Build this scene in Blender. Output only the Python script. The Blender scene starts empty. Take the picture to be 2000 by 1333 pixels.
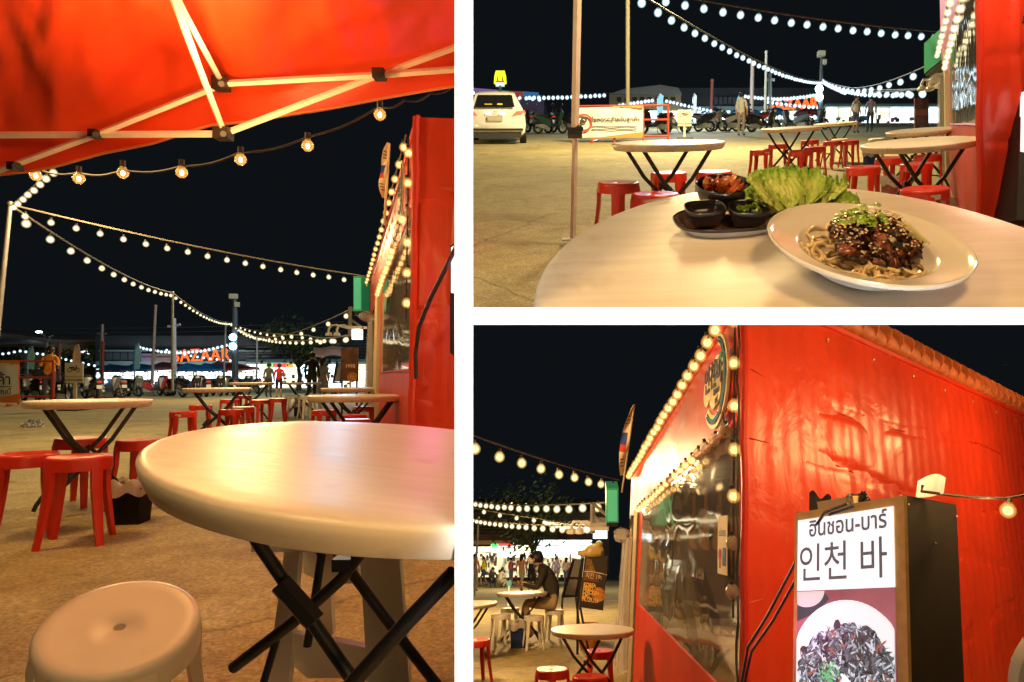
import bpy, bmesh, math, random
from mathutils import Vector, Matrix, noise
random.seed(7)
SC = bpy.context.scene
COL = SC.collection
F, U0, V0 = 1300.0, 1150.0, 666.5          # focal length and principal point of the lens, in 2000-px units

# ---------------------------------------------------------------- camera, sky, lamps, exposure
cam = bpy.data.cameras.new('camera'); camo = bpy.data.objects.new('camera', cam); COL.objects.link(camo)
cam.sensor_width = 36; cam.lens = F/2000*36; cam.shift_x = -(U0-1000)/2000
cam.clip_start = .02; cam.clip_end = 600
camo.rotation_euler = (math.pi/2, 0, 0); SC.camera = camo
w = bpy.data.worlds.new('World'); SC.world = w; w.use_nodes = True
bg = w.node_tree.nodes['Background']
sky = w.node_tree.nodes.new('ShaderNodeTexSky'); sky.sky_type = 'NISHITA'; sky.sun_disc = False
sky.sun_elevation = math.radians(-6); sky.sun_rotation = math.radians(200)
mixn = w.node_tree.nodes.new('ShaderNodeMixRGB'); mixn.blend_type = 'ADD'; mixn.inputs[0].default_value = 1
mixn.inputs[2].default_value = (.08, .11, .14, 1)   # glow of the town on the night air
w.node_tree.links.new(sky.outputs[0], mixn.inputs[1]); w.node_tree.links.new(mixn.outputs[0], bg.inputs[0])
bg.inputs[1].default_value = .05
SC.view_settings.view_transform = 'Standard'; SC.view_settings.look = 'None'; SC.view_settings.gamma = 1
SC.view_settings.exposure = 0
SC.cycles.use_denoising = True
SC.cycles.max_bounces = 6; SC.cycles.transparent_max_bounces = 12
SC.cycles.sample_clamp_indirect = 3
def lamp(name, loc, power, col, r=.12):
    l = bpy.data.lights.new(name, 'POINT'); l.energy = power; l.color = col; l.shadow_soft_size = r
    o = bpy.data.objects.new(name, l); o.location = loc; COL.objects.link(o); return o
WARM = (1, .58, .22); AMB = (1, .68, .34); COOL = (.55, .8, 1)
LAMPS = [  # point lights without fixtures, for light strings, masts, unseen lamps; some added as fill
 ('unseen_lamp', (-.62, .30, .78), 33, (1, .62, .25), .10),
 ('unseen_lamp', (-1.25, 2.2, .80), 27, (1, .5, .16), .10),  # added under the canopy, no fixture, to brighten the left stall's side
 ('unseen_lamp', (.42, .25, .62), 19, (1, .6, .26), .10),
 ('unseen_lamp', (.16, .30, -.28), 10, WARM, .10),  # added out of view to brighten the lower right stall front and sign box
 ('unseen_lamp', (2.35, 2.85, -.35), 80, (1, .52, .17), .10),  # added out of view to brighten the red side wall
 ('unseen_lamp', (4.1, 4.7, -.65), 105, (1, .5, .18), .10),  # second light added out of view, for the side wall's right part
 ('wall_fill', (1.08, 2.15, .03), 30, (1, .55, .2), .08),  # added under the shelf panel for a hot spot on the side wall
 ('stall_light', (2.55, 3.3, 2.3), 60, (1, .5, .36), .10),  # added out of view to brighten the upper right stall's wall
 ('string_lamp', (-3.4, 3.2, 1.7), 160, (1, .58, .2), .2),
 ('string_lamp', (-6.6, 9.0, 2.0), 300, (1, .66, .28), .3),
 ('mast_lamp', (-13, 27, 4.5), 2600, (1, .7, .33), .5),
 ('mast_lamp', (-12.5, 36, 4.5), 2200, (.4, .72, 1), .5),
 ('string_lamp', (1.1, 3.7, 3.7), 310, (1, .7, .32), .3),
 ('mast_lamp', (3, 15, 10), 5000, (1, .8, .4), .5),
 ('mast_lamp', (5, 34, 16), 3500, (.7, .88, 1), .5),
 ('string_lamp', (-1.75, 7.6, -1.6), 310, (1, .6, .24), .2),
 ('mast_lamp', (-1.5, 17, -3.0), 1700, (1, .66, .3), .4),
 ('mast_lamp', (-3, 34, -8.0), 1500, (1, .8, .5), .5),
 ('tent_lamp', (1.15, 4.9, -2.0), 12, (1, .7, .35), .1),
 ('sign_glow', (1.02, 2.55, -1.0), 9, (1, .12, .55), .1),
]
for a in LAMPS: lamp(*a)
def edge_fill(loc, sx, sy, power):   # unseen area lights added only to whiten the partition's front edges
    l = bpy.data.lights.new('edge_fill', 'AREA'); l.shape = 'RECTANGLE'; l.size = sx; l.size_y = sy; l.energy = power; l.color = (.86, .93, 1)
    o = bpy.data.objects.new('edge_fill', l); o.location = loc; o.rotation_euler = (math.pi/2, 0, 0); COL.objects.link(o)
edge_fill(((906-U0)/F*.77, .77, 0), .010, .98, .30)
edge_fill(((1490-U0)/F*.77, .77, (V0-618)/F*.77), .72, .010, .29)

# ---------------------------------------------------------------- where things stand
def P(u, v, Z): return Vector(((u-U0)/F*Z, Z, -(v-V0)/F*Z))
PROF = {'L': [(.2,-.98),(1.25,-.975),(2.6,-1.01),(4.06,-1.09),(8.1,-1.31),(12.5,-1.50),(30,-2.57),(45,-3.4),(95,-6.2)],
        'T': [(2.7,-.046),(4.95,.73),(30,9.37),(70,23.2)],
        'B': [(1.2,-2.06),(2.8,-2.46),(6.2,-3.46),(10.2,-4.62),(32,-12.0),(70,-25)]}
def gy(p, Z):
    a = PROF[p]
    for (z0,y0),(z1,y1) in zip(a, a[1:]):
        if Z <= z1 or (z1,y1) == a[-1]: return y0+(y1-y0)*(Z-z0)/(z1-z0)
def up(p, Z, x=None, k=None):
    s = (gy(p, Z*1.15)-gy(p, Z*.85))/(Z*.3); n = Vector((0,-s,1)).normalized()
    if k is None: k = {'L': 0, 'T': .6, 'B': .6}[p]
    if x is not None: n.x = k*x/Z*n.y; n.normalize()
    return n
def gp(p, u, Z): return Vector(((u-U0)/F*Z, Z, gy(p, Z)))
def frame(loc, n, rz=0):
    yv = Vector((0,1,0)); yv = (yv-n*yv.dot(n)).normalized(); xv = yv.cross(n)
    m = Matrix((xv, yv, n)).transposed().to_4x4(); m.translation = loc
    return m @ Matrix.Rotation(rz, 4, 'Z')
def at(p, u, Z, h=0, rz=0, k=None):
    """frame on the ground of area p so that the point h above it shows at column u"""
    x = (u-U0)/F*Z
    n = up(p, Z, x, k)
    for _ in range(3):
        x = (u-U0)/F*(Z+h*n.y)-h*n.x; n = up(p, Z, x, k)
    return frame(Vector((x, Z, gy(p, Z))), n, rz)

# ---------------------------------------------------------------- materials
MATS = {}
def mat(name, col=(.5,.5,.5), rough=.5, metal=0, emit=None, es=0, var=0, vs=8, bump=0, bs=30, alpha=1, trans=0, attr=False, coat=0, sheen=0, spec=None):
    if name in MATS: return MATS[name]
    m = bpy.data.materials.new(name); m.use_nodes = True; nt = m.node_tree
    b = nt.nodes['Principled BSDF']; b.inputs['Roughness'].default_value = rough; b.inputs['Metallic'].default_value = metal
    b.inputs['Base Color'].default_value = (*col, 1)
    if spec is not None: b.inputs['Specular IOR Level'].default_value = spec
    if coat: b.inputs['Coat Weight'].default_value = coat
    if alpha < 1: b.inputs['Alpha'].default_value = alpha
    if trans: b.inputs['Transmission Weight'].default_value = trans
    if emit: b.inputs['Emission Color'].default_value = (*emit, 1); b.inputs['Emission Strength'].default_value = es
    if attr:
        a = nt.nodes.new('ShaderNodeVertexColor'); a.layer_name = 'Col'; nt.links.new(a.outputs[0], b.inputs['Base Color'])
    if var or bump:
        tc = nt.nodes.new('ShaderNodeTexCoord')
    if var:
        n = nt.nodes.new('ShaderNodeTexNoise'); n.inputs['Scale'].default_value = vs; n.inputs['Detail'].default_value = 6
        nt.links.new(tc.outputs['Object'], n.inputs['Vector'])
        r = nt.nodes.new('ShaderNodeValToRGB'); r.color_ramp.elements[0].position = .3; r.color_ramp.elements[1].position = .7
        r.color_ramp.elements[0].color = (*[c*(1-var) for c in col], 1); r.color_ramp.elements[1].color = (*[min(1, c*(1+var)) for c in col], 1)
        nt.links.new(n.outputs[0], r.inputs[0]); nt.links.new(r.outputs[0], b.inputs['Base Color'])
        if emit: nt.links.new(r.outputs[0], b.inputs['Emission Color'])
    if bump:
        n2 = nt.nodes.new('ShaderNodeTexNoise'); n2.inputs['Scale'].default_value = bs; n2.inputs['Detail'].default_value = 5
        nt.links.new(tc.outputs['Object'], n2.inputs['Vector'])
        bp = nt.nodes.new('ShaderNodeBump'); bp.inputs['Strength'].default_value = bump; bp.inputs['Distance'].default_value = .02
        nt.links.new(n2.outputs[0], bp.inputs['Height']); nt.links.new(bp.outputs[0], b.inputs['Normal'])
    MATS[name] = m; return m

def concrete():
    m = bpy.data.materials.new('concrete'); m.use_nodes = True; nt = m.node_tree; N = nt.nodes; K = nt.links
    b = N['Principled BSDF']; b.inputs['Roughness'].default_value = .8
    tc = N.new('ShaderNodeTexCoord')
    def ns(scale, det=6, dist=0):
        n = N.new('ShaderNodeTexNoise'); n.inputs['Scale'].default_value = scale; n.inputs['Detail'].default_value = det
        n.inputs['Distortion'].default_value = dist; K.new(tc.outputs['Object'], n.inputs['Vector']); return n
    def ramp(src, p0, p1, c0, c1):
        r = N.new('ShaderNodeValToRGB'); e = r.color_ramp.elements; e[0].position = p0; e[1].position = p1
        e[0].color = (*c0, 1); e[1].color = (*c1, 1); K.new(src, r.inputs[0]); return r.outputs[0]
    def mul(a, c):
        x = N.new('ShaderNodeMixRGB'); x.blend_type = 'MULTIPLY'; x.inputs[0].default_value = 1; K.new(a, x.inputs[1]); K.new(c, x.inputs[2]); return x.outputs[0]
    base = ramp(ns(.9).outputs[0], .3, .72, (.38,.315,.15), (.52,.44,.225))
    fine = ramp(ns(60, 12).outputs[0], .34, .66, (.62,.61,.58), (1.16,1.14,1.1))
    stain = ramp(ns(2.3, 8, .6).outputs[0], .33, .47, (.76,.73,.68), (1,1,1)); blot = ramp(ns(7.5, 9, .8).outputs[0], .36, .62, (.88,.87,.85), (1.06,1.06,1.06))
    grit = N.new('ShaderNodeTexVoronoi'); grit.inputs['Scale'].default_value = 120; K.new(tc.outputs['Object'], grit.inputs['Vector'])
    gr = ramp(grit.outputs['Distance'], .05, .3, (.7,.68,.62), (1,1,1))
    # hairline cracks
    cr = N.new('ShaderNodeTexVoronoi'); cr.feature = 'DISTANCE_TO_EDGE'; cr.inputs['Scale'].default_value = .33
    wob = ns(3, 6); add = N.new('ShaderNodeMixRGB'); add.inputs[0].default_value = .18; K.new(tc.outputs['Object'], add.inputs[1]); K.new(wob.outputs['Color'], add.inputs[2])
    K.new(add.outputs[0], cr.inputs['Vector'])
    ck = ramp(cr.outputs['Distance'], .0, .0045, (.55,.52,.47), (1,1,1))
    c = mul(mul(mul(mul(mul(base, fine), stain), blot), gr), ck); K.new(c, b.inputs['Base Color'])
    bp = N.new('ShaderNodeBump'); bp.inputs['Strength'].default_value = .6; bp.inputs['Distance'].default_value = .012
    K.new(ns(70, 10).outputs[0], bp.inputs['Height']); K.new(bp.outputs[0], b.inputs['Normal'])
    return m

def vinyl_clear():
    m = bpy.data.materials.new('clear_vinyl'); m.use_nodes = True; nt = m.node_tree; N = nt.nodes; K = nt.links
    b = N['Principled BSDF']; out = N['Material Output']; b.inputs['Base Color'].default_value = (.5,.47,.42,1); b.inputs['Roughness'].default_value = .12
    b.inputs['Specular IOR Level'].default_value = 1
    tc = N.new('ShaderNodeTexCoord'); n = N.new('ShaderNodeTexNoise'); n.inputs['Scale'].default_value = 1.4; n.inputs['Detail'].default_value = 3
    K.new(tc.outputs['Object'], n.inputs['Vector']); bp = N.new('ShaderNodeBump'); bp.inputs['Strength'].default_value = .035; bp.inputs['Distance'].default_value = .025
    K.new(n.outputs[0], bp.inputs['Height']); K.new(bp.outputs[0], b.inputs['Normal'])
    g = N.new('ShaderNodeBsdfGlossy'); g.inputs['Roughness'].default_value = .05; K.new(bp.outputs[0], g.inputs['Normal']); g.inputs['Color'].default_value = (.8,.8,.8,1)
    t = N.new('ShaderNodeBsdfTransparent'); t.inputs['Color'].default_value = (.92,.9,.86,1)
    fr = N.new('ShaderNodeFresnel'); fr.inputs['IOR'].default_value = 1.6; K.new(bp.outputs[0], fr.inputs['Normal'])
    ma = N.new('ShaderNodeMath'); ma.operation = 'MULTIPLY_ADD'; ma.inputs[1].default_value = .6; ma.inputs[2].default_value = .05; K.new(fr.outputs[0], ma.inputs[0])
    d = N.new('ShaderNodeBsdfDiffuse'); d.inputs['Color'].default_value = (.6,.57,.5,1)
    m1 = N.new('ShaderNodeMixShader'); m1.inputs[0].default_value = .20; K.new(t.outputs[0], m1.inputs[1]); K.new(d.outputs[0], m1.inputs[2])
    mx = N.new('ShaderNodeMixShader'); K.new(ma.outputs[0], mx.inputs[0]); K.new(m1.outputs[0], mx.inputs[1]); K.new(g.outputs[0], mx.inputs[2])
    K.new(mx.outputs[0], out.inputs['Surface']); return m

def batten_tarp():   # sheet drawn tight over upright battens
    m = mat('red_tarp_side', (.64,.05,.014), .36, var=.10, vs=2.2); nt = m.node_tree; N = nt.nodes; K = nt.links; b = N['Principled BSDF']
    tc = N.new('ShaderNodeTexCoord'); wv = N.new('ShaderNodeTexWave'); wv.bands_direction = 'X'; wv.inputs['Scale'].default_value = 2.6; wv.inputs['Distortion'].default_value = .8; wv.inputs['Detail'].default_value = 2
    K.new(tc.outputs['Object'], wv.inputs[0]); n = N.new('ShaderNodeTexNoise'); n.inputs['Scale'].default_value = 3.5; n.inputs['Detail'].default_value = 5; n.inputs['Distortion'].default_value = 1.2; K.new(tc.outputs['Object'], n.inputs[0])
    ad = N.new('ShaderNodeMath'); ad.operation = 'MULTIPLY_ADD'; ad.inputs[1].default_value = .35; K.new(wv.outputs['Fac'], ad.inputs[0]); K.new(n.outputs[0], ad.inputs[2])
    bp = N.new('ShaderNodeBump'); bp.inputs['Strength'].default_value = .22; bp.inputs['Distance'].default_value = .05; K.new(ad.outputs[0], bp.inputs['Height']); K.new(bp.outputs[0], b.inputs['Normal'])
    return m
M_SIDE = batten_tarp(); M_CON = concrete(); M_VIN = vinyl_clear()
M_WHITE = mat('white_paint', (.93,.94,.96), .6); M_PART = mat('partition_white', (.86,.93,1), .7)
def table_plastic():   # moulded top with a faint printed wood grain, scuffs and a few stains
    m = mat('table_plastic', (.78,.70,.58), .36); nt = m.node_tree; N = nt.nodes; K = nt.links; b = N['Principled BSDF']
    tc = N.new('ShaderNodeTexCoord'); mp = N.new('ShaderNodeMapping'); mp.inputs['Scale'].default_value = (1.5, 22, 1.5); K.new(tc.outputs['Object'], mp.inputs[0])
    n = N.new('ShaderNodeTexNoise'); n.inputs['Scale'].default_value = 3; n.inputs['Detail'].default_value = 8; n.inputs['Distortion'].default_value = .4; K.new(mp.outputs[0], n.inputs[0])
    r = N.new('ShaderNodeValToRGB'); e = r.color_ramp.elements; e[0].position = .35; e[1].position = .65; e[0].color = (.72,.635,.51,1); e[1].color = (.80,.72,.60,1); K.new(n.outputs[0], r.inputs[0])
    s = N.new('ShaderNodeTexNoise'); s.inputs['Scale'].default_value = 9; s.inputs['Detail'].default_value = 10; K.new(tc.outputs['Object'], s.inputs[0])
    r2 = N.new('ShaderNodeValToRGB'); e = r2.color_ramp.elements; e[0].position = .30; e[1].position = .40; e[0].color = (.86,.82,.76,1); e[1].color = (1,1,1,1); K.new(s.outputs[0], r2.inputs[0])
    x = N.new('ShaderNodeMixRGB'); x.blend_type = 'MULTIPLY'; x.inputs[0].default_value = 1; K.new(r.outputs[0], x.inputs[1]); K.new(r2.outputs[0], x.inputs[2]); K.new(x.outputs[0], b.inputs['Base Color'])
    mr = N.new('ShaderNodeMapRange'); mr.inputs[3].default_value = .26; mr.inputs[4].default_value = .5; K.new(n.outputs[0], mr.inputs[0]); K.new(mr.outputs[0], b.inputs['Roughness'])
    bp = N.new('ShaderNodeBump'); bp.inputs['Strength'].default_value = .12; bp.inputs['Distance'].default_value = .003; K.new(n.outputs[0], bp.inputs['Height']); K.new(bp.outputs[0], b.inputs['Normal'])
    return m
M_TABLE = table_plastic()
M_RED = mat('red_plastic', (.62,.035,.015), .35, var=.06, vs=6)
M_IVORY = mat('ivory_plastic', (.80,.74,.62), .36, var=.04, vs=6)
M_BLK = mat('black_metal', (.018,.018,.02), .4)
M_STEEL = mat('pale_steel', (.84,.76,.68), .42, 0, var=.08, vs=12)
M_GREY = mat('grey_metal', (.36,.36,.36), .5, .3, var=.12, vs=9)
M_TARP = mat('red_tarp', (.62,.04,.014), .42, var=.12, vs=2.2, bump=.22, bs=5, spec=.3)
M_CANVAS = mat('canopy_canvas', (.72,.055,.008), .5, var=.10, vs=2.0, bump=.15, bs=6)
M_WIRE = mat('wire', (.03,.028,.025), .5)
M_BW = mat('bulb_warm', (1,.8,.5), .3, emit=(1,.70,.32), es=4.5)
M_BY = mat('bulb_pale', (1,.9,.7), .3, emit=(1,.88,.58), es=5)
M_BC = mat('bulb_cool', (.8,.95,1), .3, emit=(.80,.96,1), es=6)
def halo_mat(name, col, es, k):   # emissive shell for the bulb's halo: glow painted dense in middle, clear at rim
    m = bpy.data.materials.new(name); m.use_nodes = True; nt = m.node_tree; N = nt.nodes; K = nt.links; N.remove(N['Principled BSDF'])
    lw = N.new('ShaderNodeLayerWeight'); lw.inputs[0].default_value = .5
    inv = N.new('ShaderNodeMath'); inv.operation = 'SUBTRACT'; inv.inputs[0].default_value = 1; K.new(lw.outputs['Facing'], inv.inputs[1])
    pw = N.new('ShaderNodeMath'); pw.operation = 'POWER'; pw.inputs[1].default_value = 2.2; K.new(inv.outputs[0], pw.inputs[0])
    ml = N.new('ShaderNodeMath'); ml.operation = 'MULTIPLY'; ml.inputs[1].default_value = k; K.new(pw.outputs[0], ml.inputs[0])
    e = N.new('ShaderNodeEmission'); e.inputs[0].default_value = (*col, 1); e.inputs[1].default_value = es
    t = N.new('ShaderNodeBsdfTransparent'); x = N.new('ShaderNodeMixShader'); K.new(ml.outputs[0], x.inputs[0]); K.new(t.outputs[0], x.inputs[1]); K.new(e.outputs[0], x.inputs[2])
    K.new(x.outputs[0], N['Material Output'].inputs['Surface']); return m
GL = {'bulb_warm': halo_mat('halo_warm', (1,.48,.10), 1.3, .85), 'bulb_pale': halo_mat('halo_pale', (1,.80,.42), 1.3, .9), 'bulb_cool': halo_mat('halo_cool', (.62,.88,1), 1.7, .95), 'bulb_gold': halo_mat('halo_gold', (1,.62,.2), 1.3, .85)}
M_BD = mat('bulb_unlit', (.75,.6,.4), .08, alpha=.45)
M_SKIN = mat('skin', (.45,.26,.16), .55); M_HAIR = mat('hair', (.012,.01,.009), .5)

M_SHOP = mat('lit_shop', (.55,.8,1), .5, emit=(.75,.92,1), es=4.2, var=.5, vs=1.6); M_SHOPW = mat('lit_shop_warm', (.8,.62,.42), .5, emit=(1,.9,.72), es=2.8, var=.6, vs=1.8)
# ---------------------------------------------------------------- mesh building
MW = {}
class MB:
    def __init__(s): s.v = []; s.f = []; s.mi = []; s.c = []
    def add(s, vs, fs, m=0, c=None):
        o = len(s.v); s.v += [Vector(x) for x in vs]; s.f += [tuple(o+i for i in f) for f in fs]; s.mi += [m]*len(fs)
        if c is not None: s.c += ([c]*len(vs) if isinstance(c, tuple) else c)
        return s
    def box(s, c, d, R=None, m=0, taper=1):
        c = Vector(c); h = [x/2 for x in d]; vs = []
        for z in (-1, 1):
            k = taper if z > 0 else 1
            for x, y in ((-1,-1),(1,-1),(1,1),(-1,1)):
                p = Vector((x*h[0]*k, y*h[1]*k, z*h[2])); vs.append(c+(R @ p if R else p))
        return s.add(vs, [(3,2,1,0),(4,5,6,7),(0,1,5,4),(1,2,6,5),(2,3,7,6),(3,0,4,7)], m)
    def tube(s, pts, r, seg=8, m=0, cap=True, flat=None):
        pts = [Vector(p) for p in pts]; n = len(pts); rs = r if isinstance(r, (list, tuple)) else [r]*n
        vs = []; fs = []; ref = None
        for i, p in enumerate(pts):
            d = (pts[min(i+1, n-1)]-pts[max(i-1, 0)]).normalized()
            if ref is None: ref = d.orthogonal().normalized()
            ref = (ref-d*ref.dot(d)).normalized(); bn = d.cross(ref)
            for k in range(seg):
                a = 2*math.pi*(k+.5)/seg; vs.append(p+(ref*math.cos(a)+bn*math.sin(a)*(flat or 1))*rs[i])
        for i in range(n-1):
            for k in range(seg):
                a, b = i*seg+k, i*seg+(k+1) % seg; fs.append((a, b, b+seg, a+seg))
        if cap: fs += [tuple(range(seg-1, -1, -1)), tuple((n-1)*seg+k for k in range(seg))]
        return s.add(vs, fs, m)
    def lathe(s, prof, seg=28, c=(0,0,0), m=0, close=False, R=None):
        c = Vector(c); vs = []; fs = []; n = len(prof)
        for r, z in prof:
            for k in range(seg):
                a = 2*math.pi*k/seg; p = Vector((r*math.cos(a), r*math.sin(a), z)); vs.append(c+(R @ p if R else p))
        for i in range(n-1 if not close else n):
            j = (i+1) % n
            for k in range(seg): fs.append((i*seg+k, i*seg+(k+1) % seg, j*seg+(k+1) % seg, j*seg+k))
        return s.add(vs, fs, m)
    def sph(s, c, r, seg=8, rings=6, sc=(1,1,1), m=0, R=None, wob=0, col=None):
        c = Vector(c); vs = []; fs = []; ph = random.random()*99
        for i in range(rings+1):
            t = math.pi*i/rings
            for k in range(seg):
                a = 2*math.pi*k/seg; p = Vector((math.sin(t)*math.cos(a)*sc[0], math.sin(t)*math.sin(a)*sc[1], math.cos(t)*sc[2]))*r
                if wob: p *= 1+wob*(noise.noise(p/r*1.3+Vector((ph,ph,0)))+.5*noise.noise(p/r*3.1+Vector((ph,0,ph))))
                vs.append(c+(R @ p if R else p))
        for i in range(rings):
            for k in range(seg): fs.append((i*seg+k, (i+1)*seg+k, (i+1)*seg+(k+1) % seg, i*seg+(k+1) % seg))
        return s.add(vs, fs, m, col)
    def grid(s, fn, nu, nv, m=0, cf=None):
        vs = [fn(i/nu, j/nv) for j in range(nv+1) for i in range(nu+1)]
        cs = [cf(i/nu, j/nv) for j in range(nv+1) for i in range(nu+1)] if cf else None
        fs = [(j*(nu+1)+i, j*(nu+1)+i+1, (j+1)*(nu+1)+i+1, (j+1)*(nu+1)+i) for j in range(nv) for i in range(nu)]
        return s.add(vs, fs, m, cs)
    def poly(s, pts, m=0): return s.add(pts, [tuple(range(len(pts)))], m)
    def extr(s, pts, d, m=0):
        n = len(pts); d = Vector(d); a = [Vector(p) for p in pts]
        return s.add(a+[p+d for p in a], [tuple(range(n-1, -1, -1)), tuple(range(n, 2*n))]+[(i, (i+1) % n, (i+1) % n+n, i+n) for i in range(n)], m)
    def xf(s, M):
        s.v = [M @ p for p in s.v]; return s
    def mesh(s, name, mats, smooth=False, inv=None, cut=None, rec=True):
        me = bpy.data.meshes.new(name); vs = [inv @ p for p in s.v] if inv else s.v
        if cut:   # cut = [(plane normal through the camera)] : keep the side the normal points away from
            vs = s.v
        me.from_pydata([tuple(p) for p in vs], [], s.f)
        for m in (mats if isinstance(mats, (list, tuple)) else [mats]): me.materials.append(m)
        me.polygons.foreach_set('material_index', s.mi)
        if s.c:
            ca = me.color_attributes.new('Col', 'FLOAT_COLOR', 'POINT')
            for i, c in enumerate(s.c): ca.data[i].color = (*c, 1)
        if rec or cut:
            bm = bmesh.new(); bm.from_mesh(me)
            if rec: bmesh.ops.recalc_face_normals(bm, faces=bm.faces)
            if cut:
                for n in cut:
                    r = bmesh.ops.bisect_plane(bm, geom=bm.verts[:]+bm.edges[:]+bm.faces[:], plane_co=(0,0,0), plane_no=n, clear_outer=True)
                    bmesh.ops.holes_fill(bm, edges=[e for e in bm.edges if e.is_boundary], sides=0)
                if inv: bmesh.ops.transform(bm, matrix=inv, verts=bm.verts)
            bm.to_mesh(me); bm.free()
        if smooth:
            me.polygons.foreach_set('use_smooth', [True]*len(me.polygons))
            if hasattr(me, 'set_sharp_from_angle'): me.set_sharp_from_angle(angle=math.radians(smooth if smooth > 1 else 40))
        me.update(); return me

def tag(o, label=None, cat=None, group=None, kind=None):
    for k, x in (('label', label), ('category', cat), ('group', group), ('kind', kind)):
        if x: o[k] = x
    return o
def thing(name, label, cat, M=None, group=None):
    o = bpy.data.objects.new(name, None); COL.objects.link(o); M = M if M is not None else Matrix()
    if isinstance(M, Vector): M = Matrix.Translation(M)
    o.empty_display_size = .05; o.matrix_world = M; MW[o.name] = M.copy()
    return tag(o, label, cat, group)
def part(name, mb, mats, parent=None, smooth=False, world=False, cut=None, loc=None, rot=None, rec=True, label=None):
    """one mesh object; world=True means the mesh was built in world space"""
    inv = None
    if world and parent: inv = MW[parent.name].inverted()
    me = mb.mesh(name, mats, smooth, inv, cut, rec) if isinstance(mb, MB) else mb
    o = bpy.data.objects.new(name, me); COL.objects.link(o)
    L = Matrix.Identity(4)
    if rot is not None: L = rot.to_4x4()
    if loc is not None: L.translation = Vector(loc)
    if parent: o.parent = parent
    o.matrix_local = L
    MW[o.name] = (MW[parent.name] if parent else Matrix()) @ L
    if label: o['label'] = label
    return o
def copy_tree(o, M=None, parent=None):
    c = o.copy(); COL.objects.link(c); c.parent = parent
    if M is not None: c.matrix_world = M; MW[c.name] = M.copy()
    for ch in o.children: copy_tree(ch, None, c)
    return c
TXT = {}
def text(body, size=1, ext=0, bold=0, mats=None, name='lettering', parent=None, M=None, align='CENTER', world=True, sx=1):
    """flat lettering as a mesh; M puts its x axis along the line, its y axis up the letters"""
    c = bpy.data.curves.new(name, 'FONT'); c.body = body; c.size = size; c.extrude = ext; c.offset = bold
    c.align_x = align; c.align_y = 'CENTER'; c.resolution_u = 3
    t = bpy.data.objects.new(name, c); COL.objects.link(t)
    dg = None
    me = bpy.data.meshes.new_from_object(t)
    bpy.data.objects.remove(t); bpy.data.curves.remove(c)
    if sx != 1: me.transform(Matrix.Diagonal((sx,1,1,1)))
    M = M if M is not None else Matrix()
    if world and parent: M = MW[parent.name].inverted() @ M
    me.transform(M); me.materials.clear(); me.materials.append(mats)
    o = bpy.data.objects.new(name, me); COL.objects.link(o)
    if parent: o.parent = parent
    return o
def plane_frame(o, x, y):
    x = Vector(x).normalized(); y = Vector(y); y = (y-x*y.dot(x)).normalized(); n = x.cross(y)
    m = Matrix((x, y, n)).transposed().to_4x4(); m.translation = o; return m
def wr(p, amp, sc, seed=0): return amp*noise.fractal(Vector(p)*sc+Vector((seed, seed*.7, 0)), 1.0, 2.1, 3)
# side planes of the three areas (all hold the lens): normals point out of the area
CUT_L = [Vector((F, -(890-U0), 0)).normalized()]
CUT_T = [Vector((0, (603-V0), F)).normalized()*-1]
CUT_T[0] = -Vector((0, (603-V0)/F, 1)).normalized()
# ================================================================ ground and partition panels
def ground(p, zs, ul, ur, cutz=None):
    mb = MB()
    nu = 12
    def fn(i, j):
        Z = zs[min(len(zs)-1, round(j*(len(zs)-1)))]; u = ul+(ur-ul)*i
        return Vector(((u-U0)/F*Z, Z, gy(p, Z)))
    mb.grid(fn, nu, len(zs)-1)
    o = part('ground', mb, M_CON, smooth=60, rec=False); o['kind'] = 'structure'
    return o
def zl(a, b, n): return [a*(b/a)**(i/n) for i in range(n+1)]
ground('L', zl(.3, 95, 40), -700, 897)
ground('T', zl(3.22, 70, 30), 915, 2700)
ground('B', zl(1.2, 70, 34), 915, 2900)

def panel(name, label, pts, d0, d1, th):
    """upright or level board seen on edge: pts = two columns/rows in the picture; built from depth d0 to d1"""
    t = thing(name, label, 'wall', Vector((0, d0, 0)))
    (a, b) = pts
    A0, B0, A1, B1 = P(*a, d0), P(*b, d0), P(*a, d1), P(*b, d1)
    n = (B0-A0).cross(A1-A0).normalized(); h = th/2
    # constant thickness, so the far end is no wider than the front edge
    vs = [A0-n*h, B0-n*h, B0+n*h, A0+n*h, A1-n*h, B1-n*h, B1+n*h, A1+n*h]
    mb = MB().add(vs, [(0,1,2,3),(7,6,5,4),(0,4,5,1),(1,5,6,2),(2,6,7,3),(3,7,4,0)])
    part('board', mb, M_PART, t, world=True); return t
PD = .80
panel('partition_wall', 'white upright panel in place of the gutter between the left view and the two right views', ((906, -160), (906, 1480)), PD, 4.0, 35.5*PD/F)
panel('partition_shelf', 'white level panel in place of the gutter between the upper right and lower right views', ((925, 618), (2160, 618)), PD+.002, 3.3, 33.5*PD/F)

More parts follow.
